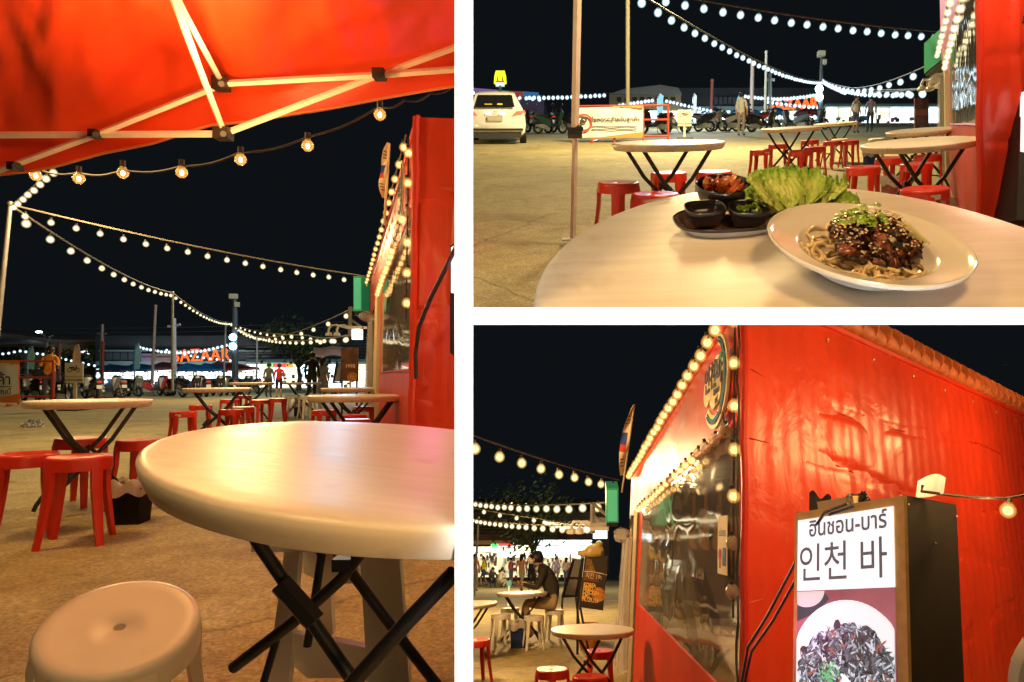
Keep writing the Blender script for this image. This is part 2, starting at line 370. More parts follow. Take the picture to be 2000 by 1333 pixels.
# ================================================================ people (templates first, grown on a skeleton)
def grow(joints, bones, labels):
    """one continuous body: joints {name:(x,y,z,r)}, bones [(a,b,label)]"""
    names = list(joints); me = bpy.data.meshes.new('body')
    me.from_pydata([joints[n][:3] for n in names], [(names.index(a), names.index(b)) for a, b, _ in bones], [])
    o = bpy.data.objects.new('body', me); COL.objects.link(o)
    md = o.modifiers.new('s', 'SKIN'); md.use_smooth_shade = True
    for i, n in enumerate(names):
        r = joints[n][3]; me.skin_vertices[0].data[i].radius = (r, r)
    me.skin_vertices[0].data[names.index('pelvis')].use_root = True
    o.modifiers.new('d', 'SUBSURF').levels = 2
    dg = bpy.context.evaluated_depsgraph_get(); out = bpy.data.meshes.new_from_object(o.evaluated_get(dg))
    bpy.data.objects.remove(o)
    seg = [(Vector(joints[a][:3]), Vector(joints[b][:3]), labels.index(l), (joints[a][3]+joints[b][3])/2) for a, b, l in bones]
    for f in out.polygons:
        best = None
        for a, b, l, r in seg:
            d = b-a; t = max(0, min(1, (f.center-a).dot(d)/d.dot(d))); q = (f.center-a-d*t).length-r*.6
            if best is None or q < best[0]: best = (q, l)
        f.material_index = best[1]; f.use_smooth = True
    return out
BASE = dict(pelvis=(0,0,.90,.125), belly=(0,0,1.05,.125), chest=(0,.01,1.22,.14), nb=(0,.01,1.38,.075), neck=(0,0,1.44,.05), head=(0,-.015,1.53,.088), top=(0,-.01,1.60,.075),
            shr=(.165,.01,1.34,.062), elr=(.225,.03,1.09,.043), wrr=(.225,-.05,.87,.03), har=(.22,-.08,.78,.033),
            shl=(-.165,.01,1.34,.062), ell=(-.225,.03,1.09,.043), wrl=(-.225,-.05,.87,.03), hal=(-.22,-.08,.78,.033),
            hir=(.09,0,.84,.095), knr=(.10,-.015,.48,.062), anr=(.10,.02,.09,.042), tor=(.11,-.13,.035,.036),
            hil=(-.09,0,.84,.095), knl=(-.10,-.015,.48,.062), anl=(-.10,.02,.09,.042), tol=(-.11,-.13,.035,.036))
def bones(sleeve='short', leg='long'):
    fa = 'shirt' if sleeve == 'long' else 'skin'; lo = 'pants' if leg == 'long' else 'skin'
    b = [('pelvis','belly','shirt'),('belly','chest','shirt'),('chest','nb','shirt'),('nb','neck','skin'),('neck','head','skin'),('head','top','skin')]
    for s in 'rl':
        b += [('nb','sh'+s,'shirt'),('sh'+s,'el'+s,'shirt'),('el'+s,'wr'+s,fa),('wr'+s,'ha'+s,'skin'),
              ('pelvis','hi'+s,'pants'),('hi'+s,'kn'+s,'pants'),('kn'+s,'an'+s,lo),('an'+s,'to'+s,'shoe')]
    return b
LAB = ['skin','shirt','pants','shoe']
def J(**k):
    d = dict(BASE); d.update(k); return d
T_STAND = grow(BASE, bones(), LAB)
T_SHORT = grow(BASE, bones('short','short'), LAB)
T_LONG = grow(BASE, bones('long','long'), LAB)
T_WALK = grow(J(knr=(.09,-.17,.50,.062), anr=(.09,-.12,.09,.042), tor=(.1,-.27,.04,.036), knl=(-.09,.08,.48,.062), anl=(-.09,.27,.13,.042), tol=(-.1,.15,.03,.036),
                elr=(.22,.14,1.1,.043), wrr=(.21,.12,.88,.03), har=(.2,.1,.8,.033), ell=(-.22,-.06,1.1,.043), wrl=(-.2,-.2,.92,.03), hal=(-.18,-.25,.86,.033)), bones('short','short'), LAB)
T_REACH = grow(J(elr=(.26,-.1,1.12,.043), wrr=(.3,-.3,1.16,.03), har=(.31,-.38,1.17,.033), ell=(-.2,-.08,1.1,.043), wrl=(-.1,-.27,1.12,.03), hal=(-.06,-.34,1.13,.033)), bones('short','long'), LAB)
T_CROUCH = grow(J(pelvis=(0,.12,.32,.14), belly=(0,.08,.48,.14), chest=(0,0,.64,.14), nb=(0,-.06,.79,.075), neck=(0,-.08,.84,.05), head=(0,-.11,.93,.09), top=(0,-.11,1.0,.075),
                shr=(.16,-.05,.75,.06), elr=(.22,-.14,.52,.042), wrr=(.15,-.33,.46,.03), har=(.12,-.4,.45,.032), shl=(-.16,-.05,.75,.06), ell=(-.22,-.14,.52,.042), wrl=(-.15,-.33,.46,.03), hal=(-.12,-.4,.45,.032),
                hir=(.1,.1,.3,.1), knr=(.14,-.26,.44,.065), anr=(.12,-.05,.09,.042), tor=(.12,-.2,.035,.036), hil=(-.1,.1,.3,.1), knl=(-.14,-.26,.44,.065), anl=(-.12,-.05,.09,.042), tol=(-.12,-.2,.035,.036)), bones('long','long'), LAB)
T_SIT = grow(J(pelvis=(0,.02,.56,.135), belly=(0,-.03,.72,.135), chest=(0,-.12,.90,.145), nb=(0,-.21,1.04,.08), neck=(0,-.25,1.09,.052), head=(0,-.315,1.155,.086), top=(0,-.325,1.225,.078),
             shr=(.175,-.18,1.0,.066), elr=(.235,-.26,.76,.047), wrr=(.1,-.45,.80,.034), har=(.04,-.52,.815,.034), shl=(-.175,-.18,1.0,.066), ell=(-.235,-.26,.76,.047), wrl=(-.1,-.45,.80,.034), hal=(-.04,-.53,.815,.034),
             hir=(.1,-.04,.53,.1), knr=(.15,-.45,.54,.07), anr=(.14,-.33,.11,.045), tor=(.15,-.49,.045,.038), hil=(-.1,-.04,.53,.1), knl=(-.15,-.46,.54,.07), anl=(-.13,-.5,.11,.045), tol=(-.13,-.66,.045,.038)), bones('long','long'), LAB)
def hexm(c, rough=.8): return mat('cloth_%02x%02x%02x' % tuple(int(x*255) for x in c), c, rough, var=.12, vs=10)
SHOE = mat('shoe', (.03,.028,.028), .6)
def head_of(tpl):
    return {T_CROUCH.name: Vector((0,-.11,.965)), T_SIT.name: Vector((0,-.32,1.19))}.get(tpl.name, Vector((0,-.012,1.565)))
def person(label, M, tpl, shirt, pants, H=1.65, hair='short', mask=None, dress=None, bag=None, hat=None, shoe=None):
    t = thing('person', label, 'person', M @ Matrix.Scale(H/1.66, 4))
    me = tpl.copy(); mi = [f.material_index for f in tpl.polygons]; me.materials.clear()
    for m in (M_SKIN, hexm(shirt), hexm(pants), shoe or SHOE): me.materials.append(m)
    me.polygons.foreach_set('material_index', mi); me.update()
    part('body', me, None, t)
    h = head_of(tpl); tilt = Matrix.Rotation(-.55 if tpl is T_SIT else 0, 3, 'X')
    mb = MB()
    mb.sph(h+tilt @ Vector((0,.018,.022)), .102, 12, 8, (1,1.05,1.02), wob=.12)
    if hair == 'long': mb.tube([h+Vector((0,.05,.03)), h+Vector((0,.075,-.1)), h+Vector((0,.07,-.26))], [.09,.085,.05], 8)
    part('hair', mb, hat or M_HAIR, t, smooth=True)
    fm = MB()   # face: nose, eyes, ears sit on the front of the head
    fm.sph(h+tilt @ Vector((0,-.098,-.03)), .017, 6, 4, (.8,1.1,1.3))
    for s in (-1, 1): fm.sph(h+tilt @ Vector((s*.092,0,-.035)), .024, 6, 4, (.45,.8,1.2))
    part('face', fm, M_SKIN, t, smooth=True)
    em = MB()
    for s in (-1, 1): em.sph(h+tilt @ Vector((s*.034,-.088,-.008)), .011, 6, 4, (1.3,.6,.7))
    part('eye', em, M_HAIR, t)
    if mask: part('face_mask', MB().sph(h+tilt @ Vector((0,-.032,-.058)), .078, 10, 6, (.95,.95,.72)), hexm(mask), t, smooth=True)
    if dress:
        part('dress', MB().lathe([(.10,1.30),(.135,1.2),(.125,1.02),(.17,.85),(.235,.42),(.22,.40)], 14), hexm(dress), t, smooth=True)
    if bag: part('shoulder_bag', MB().box((.22,.02,.88), (.12,.24,.26)).tube([(.2,0,1.0),(.1,-.02,1.4)], .01, 5), hexm(bag), t)
    return t
# ================================================================ stools and tables
CUT_B = [Vector((0, -(V0-630)/F, 1)).normalized(), Vector((-1, (921-U0)/F, 0)).normalized()]
CUT_TL = [Vector((-1, (921-U0)/F, 0)).normalized()]
VW = {'L': 'in the left view', 'T': 'in the upper right view', 'B': 'in the lower right view'}
def arc(n, a0, a1): return [a0+(a1-a0)*i/n for i in range(n+1)]
SEAT_PROF = [(.011,.432),(.011,.446),(.014,.448),(.06,.4485),(.115,.4505),(.131,.4535),(.141,.4515),(.146,.445),(.1475,.435),(.150,.385),(.147,.383),(.142,.43),(.011,.432)]
SEAT_ME = {}
def leg_mesh():
    mb = MB()
    # tapering channel leg: outer plate with two folded sides, swept outwards to the foot
    prof = []
    for k, z in enumerate((.436,.40,.30,.18,.06,0)):
        t = 1-z/.436; r = .142+.020*t+.034*t*t; w = .030-.011*t if k else .026
        if k == 1: r += .006
        prof.append((r, z, w))
    vs = []; fs = []
    for r, z, wd in prof:
        dd = .026-.008*(1-z/.436)
        vs += [(r,-wd,z),(r+.004,-wd*.5,z),(r+.004,wd*.5,z),(r,wd,z),(r-dd,wd*.8,z),(r-dd,-wd*.8,z)]
    for i in range(len(prof)-1):
        for k in range(6): fs.append((i*6+k, i*6+(k+1) % 6, i*6+6+(k+1) % 6, i*6+6+k))
    fs += [(0,1,2,3,4,5), tuple(len(vs)-1-k for k in range(6))]
    mb.add(vs, fs)
    return mb
def make_stool(col, tagged=False):
    key = (col.name, tagged)
    if key not in SEAT_ME:
        SEAT_ME[key] = (MB().lathe(SEAT_PROF, 36).mesh('seat', col, 50), leg_mesh().mesh('leg', col, 30))
    return SEAT_ME[key]
STICK = mat('sticker', (.75,.66,.5), .6)
def stool(label, M, col=M_RED, group='red plastic stools', rz=None, sticker=None, sc=1):
    rz = random.uniform(0, 1.5) if rz is None else rz
    t = thing('plastic_stool', label, 'stool', M @ Matrix.Rotation(rz, 4, 'Z') @ Matrix.Scale(sc, 4), group)
    s, l = make_stool(col); part('seat', s, None, t)
    for k in range(4): part('leg', l, None, t, rot=Matrix.Rotation(math.pi/4+k*math.pi/2, 3, 'Z'))
    if sticker is not None:
        part('sticker', MB().grid(lambda i, j: Vector((.1515*math.cos((i-.5)*.42), .1515*math.sin((i-.5)*.42), .395+.03*j)), 6, 1), STICK, t, rot=Matrix.Rotation(sticker-rz, 3, 'Z'), rec=False)
    return t
TOPME = None
def top_prof(R=.4): return [(0,.72),(R-.06,.72),(R-.012,.7198),(R-.005,.7185),(R-.001,.7155),(R,.711),(R-.003,.70),(R-.016,.674),(R-.021,.6715),(R-.028,.6735),(R-.034,.69),(0,.69)]
def xlegs(t, m=M_BLK, H=.69, wx=.25, fy=.30):
    # two crossing folding frames, each with two tubes, a top rail and a foot rail
    for s in (-1, 1):
        for yy, o in ((-.17,0),(.17,0)):
            yy2 = yy+(.018 if s > 0 else -.018)
            part('leg', MB().tube([(s*.27,yy2,H),(s*.12,yy2,H*.68),(-s*.20,yy2,H*.22),(-s*.27,yy2,.05),(-s*.285,yy2,.012)], .0145, 8), m, t, smooth=True)
        part('crossbar', MB().tube([(-s*.19,-.19,H*.24),(-s*.19,.19,H*.24)], .009, 6), m, t)
        part('top_rail', MB().box((s*.27,0,H-.008), (.03,.4,.022)), m, t)
    part('hinge_bracket', MB().box((.06,.19,H*.55), (.10,.02,.025), Matrix.Rotation(.7, 3, 'Y')), m, t)
    part('hinge_bracket', MB().box((-.12,-.19,H*.42), (.11,.02,.03), Matrix.Rotation(-.9, 3, 'Y')), m, t)
def table(label, M, group='round folding tables', rz=.3, legs=M_BLK):
    global TOPME
    if TOPME is None: TOPME = MB().lathe(top_prof(), 56).mesh('tabletop', M_TABLE, 45)
    t = thing('round_table', label, 'table', M @ Matrix.Rotation(rz, 4, 'Z'), group)
    part('tabletop', TOPME, None, t); xlegs(t, legs); return t

# ================================================================ motor scooters
def wheel(parent, x, r=.25, name='wheel'):
    w_ = part(name, MB().lathe([(r*.62,-.035),(r*.62,.035),(r*.66,.035),(r*.66,-.035)], 18, (0,0,0), close=True, R=Matrix.Rotation(math.pi/2, 3, 'X')), M_GREY, parent, loc=(x,0,r))
    part('tyre', MB().lathe([(r*.66,-.045),(r*.8,-.055),(r*.97,-.035),(r,0),(r*.97,.035),(r*.8,.055),(r*.66,.045)], 20, R=Matrix.Rotation(math.pi/2, 3, 'X')), mat('tyre', (.012,.012,.012), .8), w_, smooth=True)
    mb = MB()
    for k in range(5):
        a = k*2*math.pi/5; mb.tube([(0,0,0),(math.cos(a)*r*.65,0,math.sin(a)*r*.65)], .014, 5)
    part('spokes', mb.tube([(0,-.05,0),(0,.05,0)], .03, 8), M_GREY, w_)
SCOOT = {}
def scooter(label, M, col, key, group='motorbikes parked in the row'):
    if key in SCOOT:
        c = copy_tree(SCOOT[key], M); tag(c, label); return c
    body = mat('scooter_'+key, col, .25, coat=.6)
    t = thing('motorbike', label, 'motorbike', M, group); SCOOT[key] = t
    wheel(t, .62); wheel(t, -.62)
    def shell(name, poly, wd, m, tap=.75):
        n = len(poly); vs = [(x, -wd*tap, z) for x, z in poly]+[(x*1, -wd, z) for x, z in [((x-sum(p[0] for p in poly)/n)*.86+sum(p[0] for p in poly)/n, (z-sum(p[1] for p in poly)/n)*.86+sum(p[1] for p in poly)/n) for x, z in poly]]
        vs2 = [(x, -y, z) for x, y, z in vs]; mb = MB()
        fs = [tuple(range(2*n-1, n-1, -1))]+[(i, (i+1) % n, n+(i+1) % n, n+i) for i in range(n)]
        o = 2*n; fs += [tuple(range(o+n, o+2*n))]+[(o+(i+1) % n, o+i, o+n+i, o+n+(i+1) % n) for i in range(n)]
        fs += [(i, o+i, o+(i+1) % n, (i+1) % n) for i in range(n)]
        mb.add(vs+vs2, fs); return part(name, mb, m, t, smooth=35)
    shell('rear_body', [(-.95,.72),(-.85,.80),(-.45,.74),(-.1,.62),(.0,.42),(-.1,.30),(-.35,.42),(-.6,.52)], .13, body)
    shell('front_shield', [(.28,.34),(.36,.30),(.52,.62),(.60,.88),(.52,.98),(.42,.92),(.34,.65)], .17, body)
    shell('footboard', [(-.1,.30),(.34,.28),(.36,.36),(.30,.42),(-.02,.42)], .12, M_BLK)
    shell('engine', [(-.7,.2),(-.25,.18),(-.12,.32),(-.35,.42),(-.68,.38)], .08, M_GREY)
    shell('seat', [(-.88,.80),(-.82,.88),(-.5,.86),(-.25,.78),(-.12,.74),(-.16,.68),(-.45,.74)], .13, mat('saddle', (.015,.014,.014), .6))
    shell('mudguard', [(.38,.42),(.5,.54),(.66,.55),(.82,.46),(.74,.49),(.6,.5)], .07, body)
    part('fork', MB().tube([(.62,-.06,.25),(.47,-.06,.85)], .02, 6).tube([(.62,.06,.25),(.47,.06,.85)], .02, 6), M_GREY, t)
    part('handlebar', MB().tube([(.34,-.34,1.02),(.44,-.1,.99),(.44,.1,.99),(.34,.34,1.02)], .016, 6).box((.48,0,.98), (.14,.2,.1)), M_BLK, t)
    part('headlight', MB().sph((.575,0,.93), .075, 8, 6, (.6,1.2,.8)), mat('lens', (.7,.72,.7), .1), t, smooth=True)
    part('tail_light', MB().box((-.94,0,.72), (.05,.16,.07)), mat('red_lens', (.5,.02,.02), .2, emit=(1,.05,.02), es=.4), t)
    for s in (-1, 1):
        mr = part('mirror', MB().tube([(.40,s*.22,1.0),(.36,s*.28,1.2)], .008, 5).sph((.36,s*.30,1.22), .055, 8, 6, (.35,1.2,.8)), M_BLK, t)
    part('exhaust', MB().tube([(-.1,-.14,.22),(-.4,-.17,.24),(-.85,-.18,.36)], [.025,.045,.05], 8), M_GREY, t, smooth=True)
    part('number_plate', MB().box((-.97,0,.52), (.01,.2,.15), Matrix.Rotation(.3, 3, 'Y')), mat('plate_white', (.7,.7,.68), .5), t)
    part('side_stand', MB().tube([(-.05,-.1,.25),(.05,-.22,.0)], .012, 5), M_BLK, t)
    return t

# ================================================================ light strings
GLOBE = {}
def string(label, nodes, n, r_, drop=.1, sag=.03, m=M_BY, name='light_string', group='strings of bulbs', wr_=.006, skip=(), world_pts=None, sockets=True, cat='string lights', unlit=()):
    r = r_*(.82 if m is M_BC else 1)
    pts = world_pts or [P(*a) for a in nodes]
    path = []
    for a, b in zip(pts, pts[1:]):
        L = (b-a).length
        for i in range(16): t = i/16; path.append(a.lerp(b, t)-Vector((0,0,4*sag*L*t*(1-t))))
    path.append(pts[-1])
    t = thing(name, label, cat, path[0], group)
    part('wire', MB().tube(path, wr_, 5), M_WIRE if m is not M_BY else mat('wire_pale', (.25,.22,.17), .5), t, world=True)
    cum = [0]
    for a, b in zip(path, path[1:]): cum.append(cum[-1]+(b-a).length)
    key = (round(r, 4), m.name)
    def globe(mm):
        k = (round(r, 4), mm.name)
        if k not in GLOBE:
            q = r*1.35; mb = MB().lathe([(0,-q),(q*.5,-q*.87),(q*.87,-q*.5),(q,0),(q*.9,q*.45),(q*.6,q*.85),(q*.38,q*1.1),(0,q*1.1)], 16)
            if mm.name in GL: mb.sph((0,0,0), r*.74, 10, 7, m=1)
            GLOBE[k] = mb.mesh('bulb', [GL.get(mm.name, mm), mm], 180)  # lit bulbs wear the painted halo shell round their core
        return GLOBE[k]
    sk = ('sk', round(r, 4))
    if sk not in GLOBE: GLOBE[sk] = MB().tube([(0,0,0),(0,0,r*1.0)], r*.42, 6).mesh('socket', M_WIRE)
    for i in range(n):
        d = cum[-1]*(i+.5)/n
        j = max(k for k in range(len(cum)-1) if cum[k] <= d); f = (d-cum[j])/(cum[j+1]-cum[j])
        p = path[j].lerp(path[j+1], f)-Vector((random.uniform(-.15,.15)*r, 0, drop+random.uniform(-.1,.25)*r))
        b = part('bulb', globe(M_BD if i in unlit else m), None, t, loc=p-path[0], rot=Matrix.Rotation(random.uniform(-.2,.2), 3, 'Y'))
        if sockets: part('socket', GLOBE[sk], None, b, loc=(0,0,r*1.1))
    return t
def pole(label, a, b, r, m=M_GREY, name='pole', cat='pole', group=None, extra=None):
    t = thing(name, label, cat, a, group)
    part('shaft', MB().tube([a, a.lerp(b, .5), b], [r, r*.95, r*.85], 10), m, t, smooth=True, world=True)
    part('cap', MB().sph(b, r*1.15, 8, 5), m, t, smooth=True, world=True)
    return t
def vpole(p, u, Z, h, r, label, m=M_GREY, k=1, name='pole', group='poles of the market'):
    """pole standing on the ground of area p"""
    M = at(p, u, Z, h*.5, k=k); a = M.translation; n = M.to_3x3() @ Vector((0,0,1))
    return pole(label, a.copy(), a+n*h, r, m, name, 'pole', group)

# ================================================================ foliage
M_LEAF = mat('leaf', (.035,.06,.018), .6, var=.4, vs=3)
def tree(label, base, H, R, n=1400, cz=.62, leaf=.16, group=None):
    t = thing('tree', label, 'tree', base, group)
    tr = MB().tube([base, base+Vector((.1,0,H*.25)), base+Vector((-.05,0,H*.5))], [.2,.15,.1], 8)
    cl = []
    for k in range(9):
        a = k*2.4; d = R*random.uniform(.35,.8); c = base+Vector((math.cos(a)*d, math.sin(a)*d*.8, H*cz+random.uniform(-.22,.3)*H)); cl.append(c)
        tr.tube([base+Vector((0,0,H*.4)), base.lerp(c, .6)+Vector((0,0,H*.2)), c], [.08,.05,.02], 5)
    part('trunk', tr, mat('bark', (.07,.05,.035), .9, var=.3), t, world=True, smooth=True)
    mb = MB()
    for i in range(n):
        c = random.choice(cl); d = Vector((random.gauss(0,1), random.gauss(0,1), random.gauss(0,.7))); d *= R*.34
        p = c+d; q = Vector((random.gauss(0,1), random.gauss(0,1), random.gauss(0,1))).normalized(); e = q.orthogonal().normalized(); g = q.cross(e); s = leaf*random.uniform(.6,1.4)
        mb.add([p-e*s, p-g*s*.5, p+e*s, p+g*s*.5], [(0,1,2,3)])
    part('crown', mb, M_LEAF, t, world=True, rec=False); return t
# ================================================================ LEFT VIEW
# --- red canopy overhead with its folding truss
HEM = [(-260,372),(-60,352),(0,342),(60,336),(110,326),(200,301),(300,281),(345,266),(410,246),(440,243),(490,238),(560,226),(640,214),(760,191),(840,177),(893,169)]
def hem(u):
    for (a, x), (b, y) in zip(HEM, HEM[1:]):
        if u <= b: return x+(y-x)*(u-a)/(b-a)
    return HEM[-1][1]
cp = thing('canopy_tent', 'orange red canopy with pale folding truss overhead in the left view', 'canopy', P(300, 300, 2.75))
def canv(i, j):
    u = -260+(893+260)*i; v0 = hem(u)
    if j < .1: Z = 2.82-.05*j/.1; v = v0-(60)*j/.1
    else:
        k = (j-.1)/.9; Z = 2.77-1.9*k; v = v0-60-(v0+330)*k**.9
    p = P(u, v, Z); q = wr((u*.004, k*3 if j >= .1 else 0, 0), .05, 1.3, 3)+wr((u*.012+j*4, j*2-u*.01, 1), .018, 1.2, 9)
    fold = .02*math.sin(u*.021+j*9)*max(0, 1-abs(j-.25)*4)
    return p+Vector((0, .25, .97))*(q+fold)*(min(1, j*6))
part('canvas', MB().grid(canv, 90, 50), M_CANVAS, cp, world=True, smooth=80, rec=False)
part('hem_piping', MB().tube([canv(i/60, 0)+Vector((0,-.004,0)) for i in range(61)], .006, 5), mat('piping', (.6,.25,.08), .5), cp, world=True)
def bar(name, pts, r=.0115, m=M_STEEL): return part(name, MB().tube([P(*a) for a in pts], r, 4, flat=.7), m, cp, world=True)
bar('truss_bar', [(-150,266,2.66),(0,264,2.64),(437,262,2.62)], .017)
bar('truss_bar', [(-60,356,2.66),(5,331,2.65),(187,264,2.63),(432,166,2.60)], .017)
bar('truss_bar', [(430,164,2.60),(740,147,2.58),(889,136,2.57)], .017)
bar('truss_bar', [(437,262,2.62),(742,146,2.59),(889,93,2.57)], .017)
bar('truss_bar', [(300,-95,1.7),(340,0,1.95),(390,135,2.35),(437,258,2.61)], .013)
bar('truss_bar', [(300,-95,1.72),(358,22,2.05),(432,160,2.60)], .012)
for u, v, Z, w_, h_ in ((187,263,2.615,.030,.030),(436,262,2.605,.058,.044),(432,164,2.59,.052,.05),(741,146,2.572,.044,.036),(30,326,2.63,.03,.03)):
    part('joint', MB().box(P(u, v, Z), (w_, .05, h_)).tube([P(u, v, Z-.05), P(u, v, Z+.02)], .012, 8), mat('joint_black', (.012,.012,.012), .5), cp, world=True)
# --- warm bulbs strung under the canopy
EB = [(760,215,3.05),(742,224,3.1),(601,285,3.2),(470,312,3.25),(355,337,3.3),(240,338,3.35),(154,349,3.4),(70,343,3.45)]
ws = thing('light_string', 'string of warm filament bulbs just below the red canopy in the left view', 'string lights', P(888, 178, 3.0), 'strings of bulbs')
wp = [P(u, v, Z) for u, v, Z in ((895,160,3.02),(840,183,3.04),(790,196,3.06),(742,208,3.1),(601,268,3.2),(470,298,3.25),(355,325,3.3),(240,333,3.35),(154,338,3.4),(70,329,3.45),(-40,318,3.5))]
path = []
for a, b in zip(wp, wp[1:]):
    for i in range(6): t = i/6; path.append(a.lerp(b, t)-Vector((0,0,.02*math.sin(math.pi*t))))
part('wire', MB().tube(path, .0055, 6), M_WIRE, ws, world=True)
M_GLASS = mat('amber_glass', (1,.78,.4), .05, alpha=.3, emit=(1,.5,.12), es=.5)
M_FIL = mat('filament', (1,.8,.5), .3, emit=(1,.66,.28), es=14)
for u, v, Z in EB[1:]:
    b = part('bulb', MB().lathe([(0,-.028),(.014,-.025),(.025,-.012),(.028,0),(.024,.014),(.014,.026),(.011,.034),(0,.034)], 14), M_GLASS, ws, loc=P(u, v, Z)-P(888,178,3.0), smooth=60)
    part('filament', MB().sph((0,0,-.002), .0105, 8, 6, (.9,.9,1.3)), M_FIL, b)
    part('socket', MB().tube([(0,0,.03),(0,0,.062)], .013, 8), M_WIRE, b)
# --- pale bulb strings over the lot
pole('grey pole at the far left that carries the pale bulb strings', P(-26, 860, 9.0), P(20, 398, 9.0), .033, M_GREY, 'light_pole', 'pole')
string('short run of pale bulbs rising from the far left pole to the canopy', [(22,402,9),(112,322,6.6)], 8, .03, .05, 0, wr_=.008)
string('upper string of pale bulbs from the left pole to the red stall', [(22,400,9),(714,540,12.6)], 18, .034, .12, .014, wr_=.012)
string('long lower string of pale bulbs from the left pole past two thin poles', [(22,402,9),(337,572,24),(450,630,46)], 34, .046, .12, .012, wr_=.016)
string('far drooping end of the pale bulb string above the BAZAAR letters', [(450,631,46),(503,659,40)], 12, .07, .1, .01, wr_=.015)
string('top one of the three bulb strings running right to the stall in the left view', [(450,628,46),(698,598,13.2)], 19, .044, .1, .022, wr_=.013)
string('middle one of the three bulb strings running right to the stall in the left view', [(452,631,46),(600,655,24),(690,652,14)], 17, .048, .1, .008, wr_=.013)
string('lowest one of the three bulb strings running right to the stall in the left view', [(503,658,40),(690,655,14)], 16, .048, .08, .006, wr_=.013)
string('string of small blue white bulbs sagging over the BAZAAR letters in the left view', [(270,675,50),(455,668,44)], 24, .10, .1, .045, M_BC, wr_=.012, sockets=False)
string('row of blue white bulbs crossing in front of the BAZAAR letters', [(320,680,50),(470,703,46)], 12, .085, .1, .02, M_BC, wr_=.01, sockets=False)
string('row of blue white bulbs by the beige building at far left', [(0,690,46),(40,683,46),(100,692,46),(190,713,46)], 17, .085, .1, .01, M_BC, wr_=.01, sockets=False)
pole('thin pole that holds the lower bulb string above the parked bikes', P(337, 764, 24), P(337, 572, 24), .045, M_GREY, 'light_pole', 'pole')
pole('thin pole under the crossing of the bulb strings left of the floodlights', gp('L', 436, 44)+Vector((0,0,0)), P(441, 630, 44), .07, M_GREY, 'light_pole', 'pole')
pole('thin pole under the right end of the drooping bulb string', gp('L', 501, 40), P(502, 660, 40), .06, M_GREY, 'light_pole', 'pole')
pole('leaning pole with a red painted foot left of the BAZAAR letters', gp('L', 296, 42), P(304, 598, 42), .09, mat('pole_tan', (.45,.33,.28), .6), 'pole', 'pole')
pole('short red pole beside the utility pole in the left view', gp('L', 199, 44), P(201, 670, 44), .10, mat('pole_red', (.35,.06,.05), .6), 'pole', 'pole')
pole('red brown pole behind the person in the orange shirt', gp('L', 115, 44), P(116, 672, 44), .11, mat('pole_brown', (.28,.08,.06), .6), 'pole', 'pole')
up_ = thing('utility_pole', 'dark utility pole with a crossarm behind the short red pole', 'pole', gp('L', 197, 52))
part('shaft', MB().tube([gp('L', 197, 52), P(200, 634, 52)], [.16,.1], 8), M_GREY, up_, world=True)
part('crossarm', MB().box(P(199, 652, 52), (.7,.1,.1)), M_GREY, up_, world=True)
lp = thing('street_lamp', 'pale lamp post with two short arms beside the thin string pole', 'street lamp', gp('L', 340, 40))
part('shaft', MB().tube([gp('L', 341, 40), P(340, 622, 40)], [.13,.1], 10), mat('lamp_pale', (.55,.62,.66), .4), lp, world=True)
for s in (-1, 1): part('arm', MB().tube([P(340, 638, 40), P(340+s*12, 636-s*2, 40)], [.05,.08], 6), mat('lamp_pale'), lp, world=True)
sl = thing('street_lamp', 'blue grey street lamp with a lit arm above the beige building', 'street lamp', gp('L', 92, 60))
part('shaft', MB().tube([gp('L', 92, 60), P(92, 670, 60)], .12, 8), M_GREY, sl, world=True)
for s, du, dv in ((0,-15,-20),(1,12,-14)):
    ar = part('arm', MB().tube([P(92,670,60), P(92+du*.4,670+dv*.75,60), P(92+du,670+dv,60)], .08, 6), M_GREY, sl, world=True)
part('lamp_head', MB().sph(P(76, 649, 60), .22, 10, 6, (1.4,.7,.5)), mat('lamp_glow', (.9,.95,1), .3, emit=(.8,.92,1), es=9), sl, world=True, smooth=True)
mt = thing('floodlight_mast', 'mast with two blue white floodlights and camera boxes right of the BAZAAR letters', 'floodlight', gp('L', 459, 42))
part('shaft', MB().tube([gp('L', 459, 42), P(459, 610, 42), P(458, 578, 42)], [.2,.16,.1], 8), mat('mast_dark', (.08,.09,.1), .6), mt, world=True)
part('camera_box', MB().box(P(456, 579, 41.9), (.42,.3,.3)), mat('box_cream', (.6,.55,.4), .5), mt, world=True)
part('camera_box', MB().box(P(463, 595, 41.9), (.22,.25,.3)), mat('box_cream'), mt, world=True)
for v in (659, 677): part('floodlight', MB().sph(P(455, v, 41.7), .21, 12, 8, (1.15,.6,1)), mat('flood_blue', (.7,.9,1), .3, emit=(.45,.82,1), es=16), mt, world=True, smooth=True)

# --- far side of the lot: halls, stalls, lettering
def quadp(us, vs, Z, ext=.4): 
    (u0, u1), (v0, v1) = us, vs
    return MB().extr([P(u0,v1,Z), P(u1,v1,Z), P(u1,v0,Z), P(u0,v0,Z)], Vector((0, ext, 0)))
M_HALL = mat('hall_dark', (.05,.06,.075), .7, var=.25, vs=.6); M_FASC = mat('fascia_teal', (.25,.38,.42), .6, var=.1)
h1 = thing('market_hall', 'long dark market hall with pale teal fascia behind the BAZAAR letters', 'building', gp('L', 450, 62))
part('wall', quadp((186,720), (656,775), 62, 6), M_HALL, h1, world=True)
part('fascia', quadp((186,720), (706,714), 61.6, .3), M_FASC, h1, world=True)
part('ledge', quadp((192,560), (684,687), 61.5, .4), M_FASC, h1, world=True)
for i in range(9):
    pn = part('panel', quadp((206+i*15, 218+i*15), (689,703), 61.7, .2), mat('louvre', (.09,.11,.14), .5), h1, world=True)
